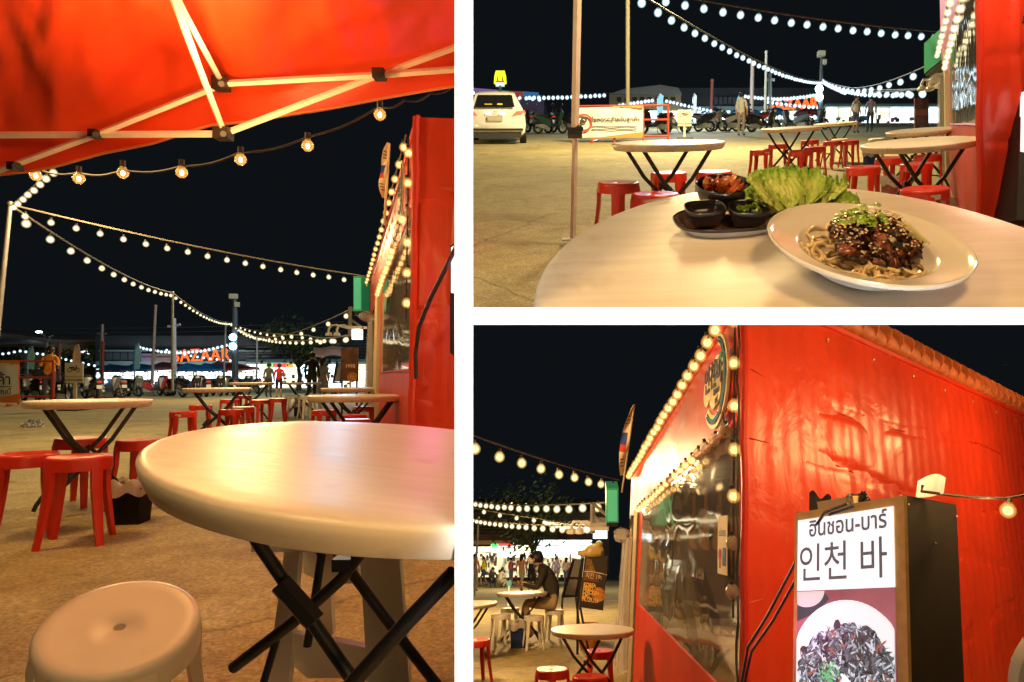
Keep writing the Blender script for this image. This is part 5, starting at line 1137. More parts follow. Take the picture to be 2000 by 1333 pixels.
for k in range(64):
    x, y = rp(.055); x -= .008; y -= .012; a = random.random()*6.28; pts = []; L = random.uniform(.05,.11); cv = random.uniform(-55,55); z = .003+.02*random.random()*(1-math.hypot(x,y)/.07)
    for i in range(9):
        pts.append((x, y, max(.002, z+.004*math.sin(i+k)))); x += math.cos(a)*L/8; y += math.sin(a)*L/8; a += cv*L/8
        q = math.hypot(x, y)
        if q > .073: x *= .073/q; y *= .073/q
    part('noodle', MB().tube(pts, .00185, 6), M_NOOD, nd, smooth=True)
for k in range(130):
    x, y = rp(.050); q = math.hypot(x/.058, y/.05); z = .013+.030*max(0, 1-q*q)*random.uniform(.75,1)
    s = random.uniform(.004,.0088)
    part('sauce_meat', MB().sph((x*1.15+.008, y+.004, z), s, 10, 7, (random.uniform(.8,1.7), random.uniform(.7,1.2), random.uniform(.45,.8)), R=Matrix.Rotation(random.random()*3, 3, (random.random(), random.random(), 1)), wob=1.0), (M_SAUCE, mat('brown_sauce', (.16,.04,.014), .15, var=.5, vs=40, coat=.7, bump=.4, bs=120))[k % 3 == 0], nd, smooth=80)
mb = MB()
for k in range(230):
    x, y = rp(.05); q = math.hypot(x/.058, y/.05); z = .022+.031*max(0, 1-q*q)
    mb.sph((x*1.1+.008, y+.003, z), .0013, 5, 3, (1.5,.9,.7), R=Matrix.Rotation(random.random()*3, 3, 'Z'))
tag(part('sesame', mb, mat('sesame', (.8,.6,.35), .4), nd), kind='stuff')
M_SPR = mat('sprout_leaf', (.22,.36,.03), .4, var=.25, vs=60); M_STM = mat('sprout_stem', (.6,.55,.25), .4)
for k in range(46):
    x, y = rp(.026); x -= .006; y += .01; h = .042+.028*random.random()*(1-math.hypot(x,y)/.03)
    if k % 2 == 0: part('sprout_stem', MB().tube([(x*.6, y*.5, .034), (x*.9+.003, y*.8, h*.8), (x, y, h)], .0009, 5), M_STM, nd)
    for s in (-1, 1):
        R = Matrix.Rotation(random.random()*6.28, 3, 'Z') @ Matrix.Rotation(random.uniform(-.9,.3), 3, 'X')
        part('sprout_leaf', MB().grid(lambda i, j: Vector((x, y, h))+R @ Vector(((j-.5)*.0088*math.sin(math.pi*(.06+.92*i))**.8, i*.0095, .0022*math.sin(i*2.4)-.003*(j-.5)**2)), 5, 3), M_SPR, nd, smooth=80, rec=False)
for k in range(6):
    a = random.uniform(-.9,-.1); part('bean_sprout', MB().tube([(.012,.004,.045),(.03+k*.002,-.002-k*.002,.044),(.044+k*.003,-.012-k*.004,.032)], .0011, 6), M_STM, nd, smooth=True)
# oval platter with bowls
M_RIM = mat('platter_rim', (.012,.010,.010), .15, coat=.5); M_BLKC = mat('black_bowl', (.014,.012,.012), .22, coat=.4, var=.3, vs=30)
MPL = tfr(1420, 447, .05)
pt = thing('oval_platter', 'long oval brown and white platter with dark rim carrying three black bowls', 'platter', MPL)
def oval(prof, seg=64, ax=1.0, ay=.56, nexp=2.6):
    mb = MB(); vs = []; fs = []
    for r, z in prof:
        for k in range(seg):
            a = 2*math.pi*k/seg; c, s = math.cos(a), math.sin(a)
            vs.append((r*ax*math.copysign(abs(c)**(2/nexp), c), r*ay*math.copysign(abs(s)**(2/nexp), s)+(0), z))
    for i in range(len(prof)-1):
        for k in range(seg): fs.append((i*seg+k, i*seg+(k+1) % seg, (i+1)*seg+(k+1) % seg, (i+1)*seg+k))
    return mb.add(vs, fs)
part('dish', oval([(0,.006),(.066,.006),(.074,.010),(.083,.019)]), mat('platter_brown', (.20,.10,.07), .12, coat=.6), pt, smooth=60)
part('rim', oval([(.083,.019),(.086,.0205),(.088,.019),(.085,.014)]), M_RIM, pt, smooth=60)
part('underside', oval([(.085,.014),(.076,.008),(.066,.001),(.06,0),(0,0)]), mat('platter_white', (.7,.64,.58), .2), pt, smooth=60)
def bowl(label, M, r, h, sq=2.0, ay=1.0):
    t = thing('small_bowl', label, 'bowl', M, 'black bowls on the platter')
    part('shell', oval([(0,.004),(r*.5,.004),(r*.8,h*.35),(r*.95,h*.8),(r*.97,h),(r,h*1.03),(r*1.02,h),(r*.99,h*.75),(r*.84,h*.3),(r*.55,0),(0,0)], 48, 1, ay, sq), M_BLKC, t, smooth=60); return t
bk = tfr(1411, 404, 0, .006) @ Matrix.Scale(1.18, 4); bowl('larger round black bowl of red stir fried meat at the back of the platter', bk, .0395, .034)
mf = thing('red_meat', 'glossy red orange stir fried meat slices in the larger black bowl', 'food', bk @ Matrix.Translation((0,0,.022)))
M_RM = mat('red_meat', (.36,.06,.012), .18, var=.55, vs=35, coat=.6, bump=.3, bs=120); M_RM2 = mat('orange_meat', (.55,.15,.03), .2, var=.35, vs=40, coat=.6, bump=.3, bs=120)
for k in range(26):
    x, y = rp(.027); a = random.random()*6.28; L = random.uniform(.016,.034); bd = random.uniform(-.012,.012); z0 = .006+.013*(1-math.hypot(x,y)/.03)
    def sl(i, j): 
        q = (i-.5)*L; return Vector((x+math.cos(a)*q-math.sin(a)*(j-.5)*.011*(1+.3*math.sin(i*6+k)), y+math.sin(a)*q+math.cos(a)*(j-.5)*.011, z0+bd*(4*(i-.5)**2)-.5*abs(bd)+.004*math.sin(j*3+i*5+k)))
    top = MB().grid(sl, 8, 4); nvt = len(top.v); dn = [p-Vector((0,0,.0035)) for p in top.v]
    top.add(dn, [tuple(reversed(f)) for f in top.f])
    part('meat_slice', top, (M_RM, M_RM2)[k % 3 == 0], mf, smooth=70)
bowl('left small squarish black sauce bowl on the platter', tfr(1375, 440, .1, .006), .0315, .031, 3.2, .85)
part('sauce', oval([(0,.018),(.0275,.018)], 40, 1, .8, 3.6).xf(tfr(1375,440,.1,.006)), mat('sauce_brown', (.03,.012,.006), .08), bpy.data.objects[[o.name for o in COL.objects if o.name.startswith('small_bowl')][-1]], world=True)
b3 = tfr(1459, 440, -.05, .006); bowl('right small squarish black bowl with green pickle on the platter', b3, .0315, .031, 3.2, .85)
pk = thing('green_pickle', 'sliced green pickle in the right small black bowl', 'food', b3 @ Matrix.Translation((0,0,.020)))
for k in range(16):
    x, y = rp(.019); R = Matrix.Rotation(random.random()*3, 3, (random.random(), random.random(), random.random()))
    part('pickle_ring', MB().lathe([(.0028,-.0015),(.0052,-.0015),(.0052,.0015),(.0028,.0015)], 10, (x,y*.8,.004+.007*random.random()), close=True, R=R), mat('pickle', (.10,.16,.02), .2, coat=.5, var=.4, vs=80), pk, smooth=30)
# lettuce
lt = thing('lettuce', 'ruffled green lettuce leaves leaning against the black bowl on the platter', 'food', tfr(1540, 424, 0, .008) @ Matrix.Scale(1.2, 4))
M_LET = mat('lettuce_leaf', attr=True, rough=.42)
MATS['lettuce_leaf'].node_tree.nodes['Principled BSDF'].inputs['Subsurface Weight'].default_value = .0
def leaf(k, ox, oy, oz, az, lean, L, W, curl, ph):
    def fn(i, j):
        s = (i-.5)*2; wd = W*(.20+.80*math.sin(math.pi*.5*min(1, j*1.25))**.9)*(1-.18*max(0, j-.8)/.2)
        e_ = max(j, abs(s)*(.35+.65*j)); an = math.atan2(s*1.3, j+.15); ruf = (e_**5)*(.0085*math.sin(an*23+ph)+.005*math.sin(an*51+ph*2))+j*.005*math.sin(s*5+ph)+.0035*noise.noise(Vector((s*3.5+ph, j*5, k)))+.0018*noise.noise(Vector((s*9+ph, j*11, k)))
        mid = -.012*(1-abs(s))*(1-j*.5)
        y = j*L-.10*L*s*s*j; z = curl*L*j*j+ruf+mid+.016*abs(s)**2*(1-.5*j)+.0015*math.sin(s*40+j*25)
        v = Vector((s*wd, y, z)); R = Matrix.Rotation(az, 3, 'Z') @ Matrix.Rotation(lean, 3, 'X')
        return Vector((ox, oy, oz))+R @ v
    def cf(i, j):
        s = abs(i-.5)*2; e = max(j**1.6, s**2*.8); vein = .25*math.exp(-(s/.06)**2)*(1-j)+.10*max(0, math.sin((s*9-j*7)))**8
        n = noise.noise(Vector((i*7, j*7, k)))*.15; g = min(1, max(0, e+n-vein)); a, b = (.72,.72,.22), (.24,.46,.035)
        return tuple(a[q]*(1-g)+b[q]*g for q in range(3))
    part('leaf', MB().grid(fn, 56, 36, cf=cf), M_LET, lt, smooth=80, rec=False)
for k, (ox, oy, oz, az, lean, L, W, curl, ph) in enumerate(((-.012,-.002,.006,.25,1.05,.066,.040,-.32,.3),(.006,.0,.005,-.15,.95,.074,.042,-.36,1.7),(.026,-.006,.006,-.55,.8,.070,.038,-.3,2.9),(.0,-.012,.004,-.55,.62,.080,.034,-.42,4.1),(.016,-.020,.003,-.85,.5,.066,.032,-.4,5.2),(.030,-.016,.004,-1.05,.7,.058,.034,-.3,.9),(-.02,.0,.005,.6,.85,.05,.03,-.3,2.2))):
    leaf(k, ox, oy, oz, az, lean, L, W, curl, ph)
# ================================================================ LOWER RIGHT VIEW
SR = Stall('B', 'red vinyl stall with a clear window filling the right of the lower right view', (1460,2.8), (1217,8.5), (2230,9.7),
           lambda t: 2.84-.49*t, lambda t: 2.18-.39*t, lambda t: .80+.08*t, .018, .75, CUT_B, 1, Hs=lambda i: 2.84-.06*i)
SR.bulbs('warm bulbs along the slanting eave of the stall in the lower right view', [SR.Fo(.0,2.86,.05), SR.Fo(.25,2.73,.05), SR.Fo(.6,2.56,.06), SR.Fo(.99,2.36,.06)], 26, .034)
SR.bulbs('warm bulbs along the window top edge in the lower right view', [SR.Fo(.03,2.15,.05), SR.Fo(.25,2.08,.05), SR.Fo(.5,1.98,.05), SR.Fo(.78,1.88,.05)], 19, .027, unlit=(0,1,2,3,8))
SR.bulbs('large warm bulbs hanging down the stall corner in the lower right view', [SR.Fo(.004,2.78,.06), SR.Fo(.006,2.3,.06), SR.Fo(.006,1.8,.06), SR.Fo(.006,1.2,.06)], 7, .027, drop=0, unlit=(5,6))
cw = thing('power_cable', 'black wire running down the corner of the stall in the lower right view', 'cable', SR.Fo(0,2.8,.05))
part('cable', MB().tube([SR.Fo(.002+.004*math.sin(i*1.7), 2.8-i*.09, .045) for i in range(30)], .006, 6), M_WIRE, cw, world=True, smooth=True, cut=CUT_B)
SR.disc_sign('cream crescent shop sign on the slanting front in the lower right view', .088, 2.46, .52)
string('short wire with two unlit bulbs hanging under the crescent sign', None, 2, .022, .02, .05, M_BW, world_pts=[SR.Fo(.06,2.34,.05), SR.Fo(.045,2.1,.05)], unlit=(0,1), wr_=.005)
lamp('string_lamp', SR.Fo(.09,2.4,.6), 15, (1,.55,.2), .06); lamp('string_lamp', SR.Fo(.45,2.35,.9), 7, (1,.5,.16), .08)  # added unseen lights that throw the bulbs' light on round sign and front
# clear window: hung strips, paper notice
for k, (t, w_, L) in enumerate(((.10,.05,.55),(.18,.05,.62),(.27,.06,.55),(.36,.05,.5),(.45,.05,.5),(.54,.05,.5))):
    s_ = thing('hanging_strip', 'orange hanging strip behind the clear window, %s from the corner' % ('first','second','third','fourth','fifth','sixth')[k], 'banner', SR.F(t,2.0)-SR.out*.35, 'strips inside the window')
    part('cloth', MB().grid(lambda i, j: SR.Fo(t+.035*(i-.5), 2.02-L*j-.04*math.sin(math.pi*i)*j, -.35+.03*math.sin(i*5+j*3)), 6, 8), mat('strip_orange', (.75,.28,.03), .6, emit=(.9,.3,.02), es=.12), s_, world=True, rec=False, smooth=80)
nt_ = thing('paper_notice', 'cream paper notice with red and blue marks taped in the clear window', 'notice', SR.frame(.062,1.53,.035))
part('sheet', MB().box((0,0,0), (.22,.30,.003)), mat('paper', (.75,.66,.46), .7), nt_)
text('แบ่งสรร', .05, 0, .001, M_INK, 'lettering', nt_, Matrix.Translation((0,.06,.003)), world=False)
part('blue_mark', MB().box((.05,-.06,.003), (.07,.09,.002)), hexm((.03,.15,.4)), nt_); part('red_mark', MB().lathe([(0,.003),(.03,.003),(.03,0)], 12, (-.05,-.05,.001)).box((-.05,-.1,.002), (.03,.04,.002)), hexm((.5,.05,.03)), nt_)
tb = thing('indoor_table', 'pale table seen dimly through the clear window in the lower right view', 'table', SR.F(.3,0)-SR.out*.7)
part('tabletop', MB().box(SR.F(.3,.72)-SR.out*.7, (.7,1.6,.04)), M_TABLE, tb, world=True); part('leg', MB().tube([SR.F(.22,0)-SR.out*.7, SR.F(.22,.7)-SR.out*.7], .03, 6), M_BLK, tb, world=True); part('leg', MB().tube([SR.F(.4,0)-SR.out*.7, SR.F(.4,.7)-SR.out*.7], .03, 6), M_BLK, tb, world=True)
for k, (t, o, c) in enumerate(((.62,1.0,(.12,.04,.1)),(.48,1.2,(.03,.03,.04)),(.2,1.15,(.05,.05,.03)))):
    M = frame(SR.F(t,0)-SR.out*o, SR.up, 1.4); person(('person in plum seen dimly through the clear window','person in black seen dimly through the clear window','person in olive nearest the corner behind the clear window')[k], M, T_STAND, c, (.03,.03,.03), 1.6)
# roof tiles along the side wall
def side_top(i, o=0): return SR.side_fn(i, 1)+SR.so*o
L_ = (SR.S-SR.A).length; ax = (SR.S-SR.A).normalized()
RT = mat('roof_tile', (.45,.14,.05), .6, var=.25, vs=14)
tl = thing('tiled_verge', 'row of terracotta roof tiles along the top of the red side wall', 'roof', side_top(.2))
tile_me = None
for k in range(30):
    x = .35+k*.20
    if x/L_ > 1: break
    c = side_top(x/L_)+SR.up*.03+SR.so*.03; Rm = plane_frame(c, ax, SR.up)
    mb = MB().grid(lambda i, j: Vector((-.085+.17*j, .045+.055*math.sin(math.pi*i)*(1-.25*j), .09*math.cos(math.pi*i)-.03)), 8, 1).xf(Rm)
    mb2 = MB().tube([Vector((-.115,.075,-.02)), Vector((-.075,.085,-.02)), Vector((-.07,.05,-.02)), Vector((.11,.035,-.02))], [.085,.080,.062,.056], 12).xf(Rm)
    part('tile', mb2, RT, tl, world=True, smooth=50, cut=CUT_B[:1])
for k, h_ in enumerate((.75, 1.35, 1.95, 2.45)): part('seam', MB().tube([SR.side_fn(i/60, (h_+.10*math.sin(i/60*L_*1.1+h_*4)-.05*i/60*L_*(h_-1.5))/2.84)+SR.so*.004 for i in range(61)], .0035, 4), mat('seam_red', (.42,.02,.01), .6), SR.t, world=True, cut=CUT_B[:1])
for k in range(14): part('eyelet', MB().lathe([(.007,0),(.012,.002),(.014,0)], 10, (0,0,0)).xf(plane_frame(SR.side_fn(.02+.065*k, .965)+SR.so*.006, ax, SR.up)), mat('screw', (.6,.5,.35), .4, .6), SR.t, world=True)
part('verge_board', MB().tube([side_top(i/20)+SR.up*.0+SR.so*.01 for i in range(21)], .022, 5), M_TARP, tl, world=True, cut=CUT_B[:1])
for i in range(5):
    pw = thing('power_line', 'thin wire %s in the corner sky above the tiles' % ('highest','second highest','third','fourth','lowest')[i], 'cable', P(1900,740,20), 'thin wires in the corner sky')
    part('cable', MB().tube([P(1890+i*14,745+i*12,16), P(2010,692+i*27,20)], .008, 4), mat('cable_grey'), pw, world=True)
# flag, green box, post and plastic curtain
flag('white flag with blue and red patches above the stall in the lower right view', 'B', SR.Fo(.97,2.3,.12), SR.Fo(.80,3.12,.12), .11)
light_box('green light box at the far end of the stall in the lower right view', P(1195,980,8.3), (.15,.4,.42))
film('gathered clear plastic curtain at the open end in the lower right view', SR, .80, .1, 1.55, .1)
counter_lamp('in the lower right view', 1158, 1024, 9.6, 1)
# bulb strings at left
string('near string of warm bulbs falling to the stall in the lower right view', [(900,842,5.2),(1208,938,8.6)], 9, .036, .1, .008, mat('bulb_gold', (1,.8,.5), .3, emit=(1,.72,.34), es=5), wr_=.008)
string('upper level string of bulbs crossing to the green box in the lower right view', [(900,976,20),(1184,982,9.4)], 18, .05, .07, .008, M_BY, wr_=.012)
string('middle slanting string of bulbs in the lower right view', [(900,988,22),(1060,1015,20),(1165,1026,12)], 17, .055, .07, .006, M_BY, wr_=.012)
string('lower slanting string of bulbs in the lower right view', [(900,1009,26),(1160,1028,12)], 20, .055, .07, .006, M_BY, wr_=.012)
pole('thin pole under the lower bulb string at left in the lower right view', gp('B', 926, 26), P(935,1012,26), .05, M_GREY, 'light_pole', 'pole')
# sign box
upb = up('B', 2.2, .95, .85)
A, B_, Cc = P(1557,1003,2.35), P(1770,968,2.0), P(1868,986,2.36); HB = 1.35
fx = (B_-A); W_ = fx.length; Mx = plane_frame(A, fx, upb); Mx.col[1] = (*upb, 0)
Mi = Mx.copy()
sx_ = thing('sign_box', 'tall lit sign box with Thai and Korean lettering against the red side wall', 'sign', A-upb*HB)
def q4(x0, x1, y0, y1, z, d=.003): return MB().box(((x0+x1)/2, (y0+y1)/2, z), (x1-x0, y1-y0, d)).xf(Mi)
D_ = Cc-B_
case = MB().add([A, B_, Cc, A+D_, A-upb*HB, B_-upb*HB, Cc-upb*HB, A+D_-upb*HB], [(0,1,2,3),(7,6,5,4),(1,5,6,2),(2,6,7,3),(3,7,4,0),(0,4,5,1)])
part('case', case, mat('case_black', (.005,.004,.004), .8, var=.3, vs=10, spec=.08), sx_, world=True)
M_WD = mat('wood_trim', (.86,.55,.18), .5, var=.12, vs=25)
fw = .036*W_/.44
for x0, x1, y0, y1 in ((0,fw,-HB,0),(W_-fw*1.25,W_,-HB,0),(fw,W_-fw*1.25,-fw,0)): part('trim', q4(x0, x1, y0, y1, .004, .014), M_WD, sx_, world=True)
x0, x1 = fw*.55, W_-fw*1.0; pw_ = x1-x0
M_LIT = mat('lit_white', (.95,.97,1), .5, emit=(.92,.95,1), es=.95)
lit = part('lit_panel', q4(x0, x1, -.262*W_/.44, -fw*.8, .014, .004), M_LIT, sx_, world=True)
M_LP = mat('lit_photo', (.35,.12,.14), .5, emit=(.45,.16,.2), es=.55, var=.35, vs=5)
ph = part('photo_panel', q4(x0, x1, -HB+.01, -.262*W_/.44, .013, .004), M_LP, sx_, world=True)
def gl(c, e=.7): return mat('print_%02x%02x%02x' % tuple(int(x*255) for x in c), c, .5, emit=c, es=e)
kk = W_/.44
text('อินชอน-บาร์', .072*kk, 0, .0014, gl((.13,.13,.145),.5), 'lettering', lit, Mi @ Matrix.Translation((x0+pw_*.54, -.066*kk, .0175)), sx=.92)
text('인천 바', .132*kk, 0, .0006, gl((.13,.13,.145),.5), 'lettering', lit, Mi @ Matrix.Translation((x0+pw_*.48, -.183*kk, .0175)), sx=.90)
def clipd(pts): return [(min(max(x, x0+.002), x1-.002), y) for x, y in pts]
def fl(pts, z, m, nm='print'): return part(nm, MB().poly([(x, y, z) for x, y in clipd(pts)]).xf(Mi), m, ph, world=True, rec=False)
fl([(x0+.045*kk+.075*kk*math.cos(a), min(-.264*kk, -.265*kk+.05*kk*math.sin(a))) for a in arc(24, math.pi, 2*math.pi)], .0170, gl((.75,.78,.72), .6))
fl([(x0, -.268*kk), (x0+.115*kk, -.266*kk), (x0+.14*kk, -.29*kk), (x0+.09*kk, -.33*kk), (x0, -.36*kk)], .0160, gl((.05,.07,.08), .5))
cx, cy = x0+pw_*.53, -.50*kk
fl([(cx+.225*kk*math.cos(a), cy+.205*kk*math.sin(a)) for a in arc(60, 0, 2*math.pi)], .0175, gl((.93,.96,1), .8))
cols = [((.07,.08,.10),.5),((.12,.14,.17),.55),((.22,.26,.31),.6),((.36,.42,.48),.8),((.62,.68,.74),.9),((.04,.04,.05),.4),((.10,.07,.06),.4),((.45,.16,.10),.6),((.17,.20,.24),.6)]
rnd = random.Random(4); groups = {}
def shard(k, x, y, s, ecc, n, r0, g_):
    pts = []
    for i in range(n):
        rr = s*rnd.uniform(.75,1.1); X, Y = rr*math.cos(i*6.283/n), rr*ecc*math.sin(i*6.283/n)
        pts.append((x+X*math.cos(r0)-Y*math.sin(r0), y+X*math.sin(r0)+Y*math.cos(r0)))
    groups.setdefault(g_, MB()).poly([(px_, py_, .0180+k*.000002) for px_, py_ in clipd(pts)])
for k in range(1500):
    a = rnd.random()*6.283; q = math.sqrt(rnd.random()); x, y = cx+.185*kk*q*math.cos(a), cy-.02*kk+.150*kk*q*math.sin(a)
    g_ = rnd.choices(range(9), (4,4,4,4.5,5,3,2,1.2,4))[0]
    if k < 260: shard(k, x, y, rnd.uniform(.016,.028)*kk, rnd.uniform(.5,.9), 9, rnd.random()*6.28, rnd.choice((0,1,5,6,8)))
    elif k % 3: shard(k, x, y, rnd.uniform(.010,.024)*kk, rnd.uniform(.10,.22), 8, rnd.random()*6.28, g_)
    else: shard(k, x, y, rnd.uniform(.003,.011)*kk, rnd.uniform(.4,.9), 7, rnd.random()*6.28, g_)
for g_, mb in groups.items(): tag(part('dish_print', mb.xf(Mi), gl(*cols[g_]), ph, world=True, rec=False), kind='stuff')
mb = MB()
for k in range(16):
    xx = cx-.02*kk+rnd.uniform(0,.03)*kk; yy = cy-.01*kk-rnd.random()*.03*kk
    mb.tube([(xx, yy, .0216), (xx+.07*kk, yy-.05*kk-rnd.random()*.02*kk, .0216), (xx+(.12+.05*rnd.random())*kk, yy-(.10+rnd.random()*.05)*kk, .0216)], .0016*kk, 4)
tag(part('noodle_print', mb.xf(Mi), gl((.85,.88,.86), 1), ph, world=True), kind='stuff')
mb = MB()
for k in range(40):
    x, y = cx-.06*kk+rnd.gauss(0,.016)*kk, cy-.02*kk+rnd.gauss(0,.022)*kk; mb.lathe([(0,.0222),(.005*kk,.0222)], 6, (x, y, 0))
tag(part('herb_print', mb.xf(Mi), gl((.15,.5,.2), .8), ph, world=True, rec=False), kind='stuff')
for t in ((.02,.02),(.5,.1),(.97,.03),(.95,.6),(.6,.45),(.9,.9)): part('screw', MB().sph(B_.lerp(Cc, t[0])-upb*HB*t[1]-Vector((-.002,.002,0)), .0035, 6, 4), mat('screw', (.6,.5,.35), .4, .6), sx_, world=True)
lamp('sign_glow', tuple(A.lerp(B_, .2)+fx.cross(upb).normalized()*-.0+Vector((-.12,-.06,.0))-upb*.35), .6, (1,.3,.7), .05)
# things lying on top of the box
ad = thing('power_adapter', 'cream power adapter with a knot of black cable on top of the sign box', 'adapter', A.lerp(B_, .4)+upb*.02)
part('case', MB().box((0,.03,.012), (.15,.05,.03)).xf(plane_frame(A.lerp(B_,.38)+upb*.0, fx, D_) @ Matrix.Rotation(0, 4, 'X')), mat('adapter_cream', (.72,.58,.32), .5), ad, world=True)
kn = []
for i in range(70): a = i*.9; kn.append(A.lerp(B_, .55)+D_*.1+fx.normalized()*.028*math.cos(a)*(1+.3*math.sin(i*.37))+upb*(.022+.016*math.sin(a*1.3))+D_.normalized()*.02*math.sin(a*.7))
part('cable_knot', MB().tube(kn, .0034, 5), M_WIRE, ad, world=True, smooth=True)
cable_pts = [[A.lerp(B_,.52)+upb*.03, P(1655,985,2.12), P(1612,1000,2.2), P(1585,1040,2.28), P(1550,1105,2.32), P(1500,1200,2.38), P(1460,1265,2.4), P(1446,1345,2.4)],
             [A.lerp(B_,.5)+upb*.03, P(1668,990,2.12), P(1625,1003,2.2), P(1606,1025,2.26), P(1567,1110,2.32), P(1510,1212,2.38), P(1468,1272,2.4), P(1452,1345,2.4)]]
for k, c in enumerate(cable_pts):
    t = thing('power_cable', ('upper','lower')[k]+' of two black cables slanting from the sign box to the stall corner', 'cable', c[0]); part('cable', MB().tube(c, .0052, 6), M_WIRE, t, world=True, smooth=True)
fb = thing('white_shade', 'curved white plastic shade leaning on top of the sign box', 'lampshade', B_.lerp(Cc, .5))
part('shell', MB().grid(lambda i, j: B_.lerp(Cc,.42)-fx.normalized()*.03+fx.normalized()*.0+(fx.normalized()*.10*(i-.2)+upb*(.012+.075*j*(.55+.45*math.sin(math.pi*(.15+.75*i))))+D_.normalized()*(.03*math.sin(math.pi*i)+.03*j)), 14, 6), mat('shade_white', (.8,.78,.8), .35), fb, world=True, rec=False, smooth=80)
fk = thing('black_shade', 'broken black plastic shade behind the top left of the sign box', 'lampshade', A+D_*.2)
part('shell', MB().grid(lambda i, j: A+D_*.15+fx.normalized()*(.01+.10*i)+upb*(.01+.065*(1-.5*i)*j+.012*math.sin(i*9)*j), 10, 4), mat('shade_black', (.015,.012,.015), .5), fk, world=True, rec=False)
string('black wire with one glowing clear bulb at the right edge beyond the sign box', None, 1, .021, .04, .0, M_BW, world_pts=[P(1925,973,2.25), P(1965,974,2.3), P(2008,966,2.36)], wr_=.005)
wb2 = thing('bulb_wire', 'black wire from the top of the sign box towards the lone bulb', 'cable', B_.lerp(Cc,.3)+upb*.04); part('cable', MB().tube([B_.lerp(Cc,.3)+upb*.04, P(1800,960,2.1), P(1860,968,2.18), P(1925,973,2.25)], .005, 6), M_WIRE, wb2, world=True, smooth=True)
lamp('bulb_light', P(1960,990,2.22), 1.2, WARM, .03)
ch = thing('chair_back', 'cream rounded edge of a chair back in the bottom right corner', 'chair', P(2010,1330,1.8)); part('backrest', MB().lathe([(0,-.02),(.16,-.02),(.175,0),(.16,.02),(0,.02)], 40, P(2098,1330,1.75), R=Matrix.Rotation(math.pi/2, 3, 'X')), M_IVORY, ch, world=True, smooth=50)
# --- tables, stools, the seated man
table('round table in front of the stall window in the lower right view', at('B', 1157, 6.2, .72), rz=.55)
table('round table with a seated man in the lower right view', at('B', 1020, 10.2, .72), rz=.25)
table('edge of a round table cut by the left side of the lower right view', at('B', 912, 8.6, .72), rz=.3)
for u, Z, l in ((932,7.4,'red stool at the left edge of the lower right view'),(1079,5.75,'red stool nearest the bottom, left of the window table in the lower right view'),(1152,5.45,'red stool at the bottom edge below the window table'),(1172,6.7,'red stool under the window table beside the stall')):
    stool(l, at('B', u, Z, .45))
for u, Z, l in ((978,9.8,'cream stool left of the seated man'),(1043,9.6,'cream stool between the table and the seated man'),(996,10.9,'cream stool half hidden behind the seated man\'s table'),(1083,10.45,'cream stool the man sits on')):
    stool(l, at('B', u, Z, .45), M_IVORY, 'white plastic stools')
bin_('dark blue bin under the seated man\'s table', at('B', 1012, 9.75, .1, .1), (.015,.03,.10), 1.25)
mM = at('B', 1084, 10.4, .45, -math.pi/2, k=0)
mn = person('seated man in a dark jacket and khaki trousers looking at a phone', mM, T_SIT, (.035,.028,.022), (.42,.30,.16), 1.72, mask=(.75,.72,.68))
part('collar', MB().lathe([(.055,1.075),(.075,1.06),(.085,1.02)], 12, (0,-.235,0)), hexm((.6,.55,.45)), mn, smooth=True)
fg = MB()
for s in (-1, 1):
    for k in range(4): fg.tube([(s*.045,-.55,.82+.012*k-.02), (s*.02,-.59,.825+.012*k-.02), (s*-.002,-.585,.83+.012*k-.02)], [.009,.0085,.007], 6)
    fg.tube([(s*.04,-.53,.845), (s*.02,-.555,.865), (s*.008,-.57,.868)], [.010,.009,.008], 6)
part('fingers', fg, M_SKIN, mn, smooth=True)
phn = thing('phone', 'dark phone in the hands of the seated man', 'phone', mM @ Matrix.Translation((0,-.60,.86))); part('body', MB().box((0,0,0), (.075,.012,.15), Matrix.Rotation(-.6, 3, 'X')), M_INK, phn); part('screen', MB().box((0,.008,.004), (.066,.002,.138), Matrix.Rotation(-.6, 3, 'X')), mat('screen_dim', (.2,.22,.25), .2, emit=(.4,.45,.5), es=.5), phn)
# --- boards by the stall
ez = thing('easel_board', 'leaning grey board in a black frame behind the seated man', 'sign', gp('B', 1115, 12))
e0, e1, e2, e3 = P(1099,1165,11.6), P(1125,1165,11.6), P(1138,1094,12.1), P(1120,1094,12.1)
part('panel', MB().extr([e0,e1,e2,e3], (0,.03,0)), mat('easel_grey'), ez, world=True)
part('frame', MB().tube([e0,e1,e2,e3,e0], .028, 5), M_BLK, ez, world=True); part('mid_bar', MB().tube([e0.lerp(e3,.5)+Vector((0,-.02,0)), e1.lerp(e2,.5)+Vector((0,-.02,0))], .02, 5), M_BLK, ez, world=True)
part('leg', MB().tube([e0, gp('B', 1095, 12.2)], .02, 5).tube([e1, gp('B', 1132, 12.2)], .02, 5), M_BLK, ez, world=True)
mu = thing('menu_board', 'black menu board with fried chicken prices beside the stall opening', 'sign', gp('B', 1150, 9.3))
Zm = 9.3; m0, m1, m2, m3 = P(1131,1186,Zm), P(1178,1193,Zm), P(1187,1088,Zm+.25), P(1142,1090,Zm+.25)
part('panel', MB().extr([m0,m1,m2,m3], (0,.03,0)), mat('menu_black', (.02,.015,.012), .5), mu, world=True)
Mm = plane_frame(m0, m1-m0, m3-m0); mw, mh = (m1-m0).length, (m3-m0).length; Mm = Mm @ Matrix.Translation((0,0,.006))
def mq(a, b, c, d, z=0): return MB().add([Mm @ Vector((x*mw+(.08*mw*y if 0 else .0), y*mh, z)) for x, y in ((a,c),(b,c),(b,d),(a,d))], [(0,1,2,3)])
part('food_strip', mq(.04,.96,.72,.99), mat('menu_strip', (.22,.12,.02), .5, var=.9, vs=18), mu, world=True, rec=False)
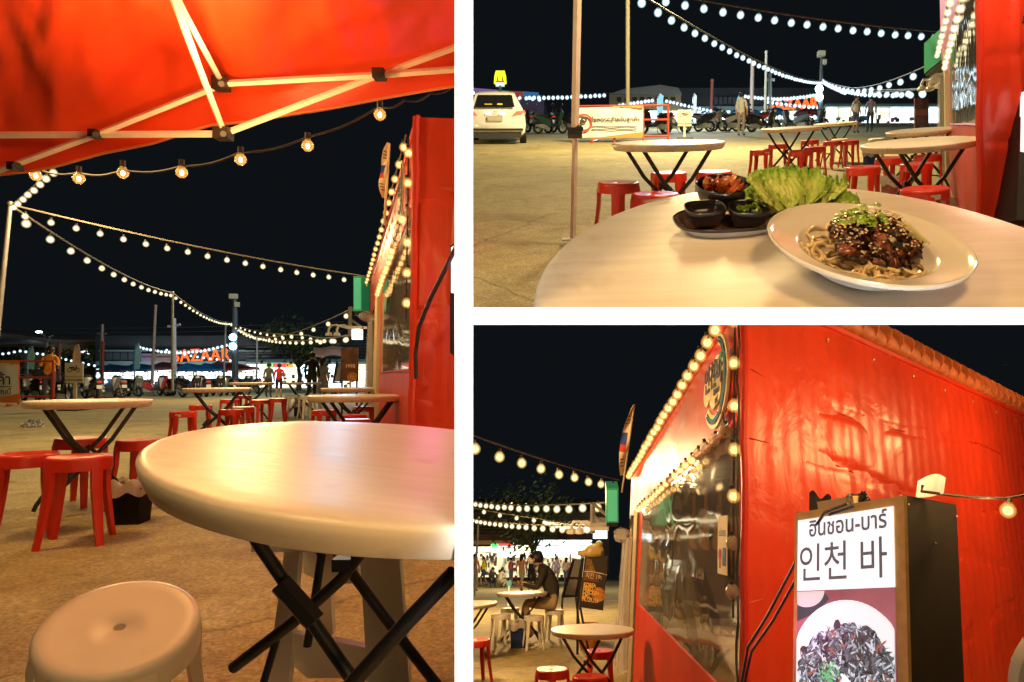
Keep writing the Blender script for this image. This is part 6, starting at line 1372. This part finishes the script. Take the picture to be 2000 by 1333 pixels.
part('title_band', mq(.02,.98,.54,.71), mat('menu_band', (.16,.05,.03), .5), mu, world=True, rec=False)
part('title_line', MB().tube([Mm @ Vector((x*mw, (.715+.02*math.sin(x*3.1))*mh, .004)) for x in (.02,.2,.4,.6,.8,.98)], .008, 4), mat('print_cream'), mu, world=True)
part('food_picture', MB().lathe([(0,.003),(.19*mw*1.5,.003),(.19*mw*1.5,0)], 28, (.73*mw, .30*mh, .0)).xf(Mm), mat('menu_food'), mu, world=True)
M_PO = mat('print_orange', (.85,.45,.06), .6, emit=(.8,.4,.05), es=.15)
text('치킨 1998', .085, 0, .001, mat('print_cream'), 'lettering', mu, Mm @ Matrix.Translation((.5*mw,.645*mh,.004)), sx=.8)
for k, s_ in enumerate(('KOREA','FRIED','CHICKEN','S,M,L','99,129,159')): text(s_, .075, 0, .003, M_PO, 'lettering', mu, Mm @ Matrix.Translation((.06*mw,(.46-.073*k)*mh,.006)), 'LEFT', sx=.72)
part('leg', MB().tube([m3+Vector((-.02,.02,0)), m0+Vector((-.02,.02,0)), gp('B', 1128, Zm-.1)], .018, 5).tube([m0.lerp(m1,.05), gp('B', 1150, Zm+.05)], .018, 5), M_BLK, mu, world=True)
pt2 = thing('clay_pot', 'orange brown pot standing behind the menu board legs', 'pot', gp('B', 1150, 9.9)); part('body', MB().lathe([(0,0),(.13,0),(.16,.1),(.165,.26),(.14,.34),(.13,.33),(0,.3)], 20).xf(at('B', 1150, 9.7)), mat('clay', (.5,.17,.03), .5, var=.2), pt2, world=True, smooth=50)
cs = thing('chicken_figure', 'golden rounded plaster figure on top of the menu board', 'figure', P(1160,1080,9.6)); part('body', MB().sph(P(1160,1077,9.6), .12, 14, 10, (1.2,.8,.8), wob=.3), mat('gold_plaster', (.55,.40,.12), .4), cs, world=True, smooth=True); part('head', MB().sph(P(1170,1064,9.6), .055, 10, 8), mat('gold_plaster'), cs, world=True, smooth=True); part('tail', MB().tube([P(1152,1078,9.6), P(1138,1082,9.6), P(1128,1080,9.6)], [.07,.05,.03], 8), mat('gold_plaster'), cs, world=True, smooth=True)
# --- market behind
hb = thing('market_hall', 'dark brown hall roof with rails behind the shops in the lower right view', 'building', gp('B', 1020, 62))
part('wall', quadp((905,1190), (1000,1120), 62, 5), mat('hall_brown', (.10,.06,.035), .8, var=.3, vs=.6), hb, world=True)
for i in range(7): part('rail', quadp((905,1100), (1014+i*6, 1015+i*6), 61.6, .2), mat('rail_brown', (.2,.13,.08), .6), hb, world=True)
part('roof_sheet', MB().grid(lambda i, j: P(1090+80*i, 1028+24*j+3*math.sin(i*8), 52-3*j), 12, 3), mat('awning_brown'), hb, world=True, rec=False)
sp = thing('shop_row', 'long row of glaring shop fronts behind the crowd in the lower right view', 'shop', gp('B', 1030, 52))
for i, (a, b, v0, v1) in enumerate(((905,937,1069,1090),(938,958,1069,1090),(959,1003,1060,1090),(1004,1036,1066,1090),(1040,1064,1056,1090),(1065,1086,1056,1090),(1087,1112,1056,1090),(1113,1134,1056,1090),(1135,1156,1056,1090))):
    pw = part('shop_window', quadp((a,b), (v0,v1), 52, .1), (M_SHOPW, M_SHOP)[i > 3], sp, world=True); part('window_bar', quadp((a,b), (v0+10,v0+11), 51.9, .05), M_HALL, pw, world=True)
part('awning', quadp((905,1000), (1056,1064), 51.5, 1.5), hexm((.45,.25,.16)), sp, world=True); part('shop_sign', quadp((960,972), (1063,1069), 51.3, .1), mat('shopsign0'), sp, world=True); part('shop_sign', quadp((973,1003), (1063,1067), 51.3, .1), mat('shopsign1'), sp, world=True)
part('lit_stalls', quadp((905,1160), (1090,1128), 50, .1), mat('stall_glow', (.75,.5,.28), .5, emit=(1,.86,.62), es=1.5, var=.85, vs=2.2), sp, world=True)
gd = [(.6,.12,.1),(.7,.5,.15),(.15,.2,.4),(.75,.7,.6),(.65,.4,.45),(.1,.1,.1),(.75,.3,.1),(.55,.55,.65)]
for i in range(110):
    u = random.uniform(922, 1150); v = random.uniform(1086, 1132); Z = random.uniform(42,49); part('hanging_goods', quadp((u, u+random.uniform(2.5,6)), (v-random.uniform(4,9), v), Z, .15), hexm(random.choice(gd)), sp, world=True)
tree('dark tree with a thick trunk before the bright shops in the lower right view', gp('B', 1041, 44), 5.4, 2.3, 1700, .80, .15)
for u, Z, rz, t_, s, p_, l, kw in ((1037,31,math.pi,T_SHORT,(.015,.017,.03),(.015,.017,.03),'tall person in a black shirt and shorts seen from behind beside the tree',{}),(1019,31,2.7,T_WALK,(.7,.35,.25),(.55,.5,.4),'person in a pink print shirt left of the tall one in black',{'hair':'long'}),
     (944,40,-1.2,T_WALK,(.75,.65,.02),(.05,.06,.12),'person in a bright yellow shirt near the left edge',{}),(962,37,.4,T_CROUCH,(.03,.03,.035),(.06,.05,.06),'crouching person in black left of the white stand',{'hair':'long'}),(979,37,2.4,T_CROUCH,(.65,.58,.42),(.5,.42,.3),'crouching person in cream left of the white stand',{}),
     (927,31,.5,T_STAND,(.6,.3,.12),(.5,.35,.2),'person in orange at the very left edge of the lower right view',{'hair':'long'}),(998,42,1.0,T_SHORT,(.5,.1,.1),(.1,.15,.35),'person in red and white before the shops in the lower right view',{}),(1086,40,.3,T_STAND,(.4,.3,.5),(.3,.2,.2),'person in lilac behind the seated man\'s head',{}),(1106,41,2.8,T_STAND,(.6,.4,.3),(.1,.1,.2),'person in pale brown behind the leaning grey board',{'hair':'long'})):
    person(l, at('B', u, Z, .8, rz), t_, s, p_, 1.66, **kw)
sd = thing('sign_stand', 'slim white stand with a round foot behind the seated man\'s table', 'stand', gp('B', 992, 17)); MS = at('B', 992, 17.5)
part('post', MB().tube([(0,0,0),(.02,0,.62)], .028, 8).xf(MS), M_WHITE, sd, world=True); part('foot', MB().lathe([(0,.03),(.2,.03),(.24,0),(0,0)], 18).xf(MS), M_WHITE, sd, world=True); part('holder', MB().box((.02,0,.68), (.12,.05,.14)).xf(MS), hexm((.1,.3,.4)), sd, world=True)
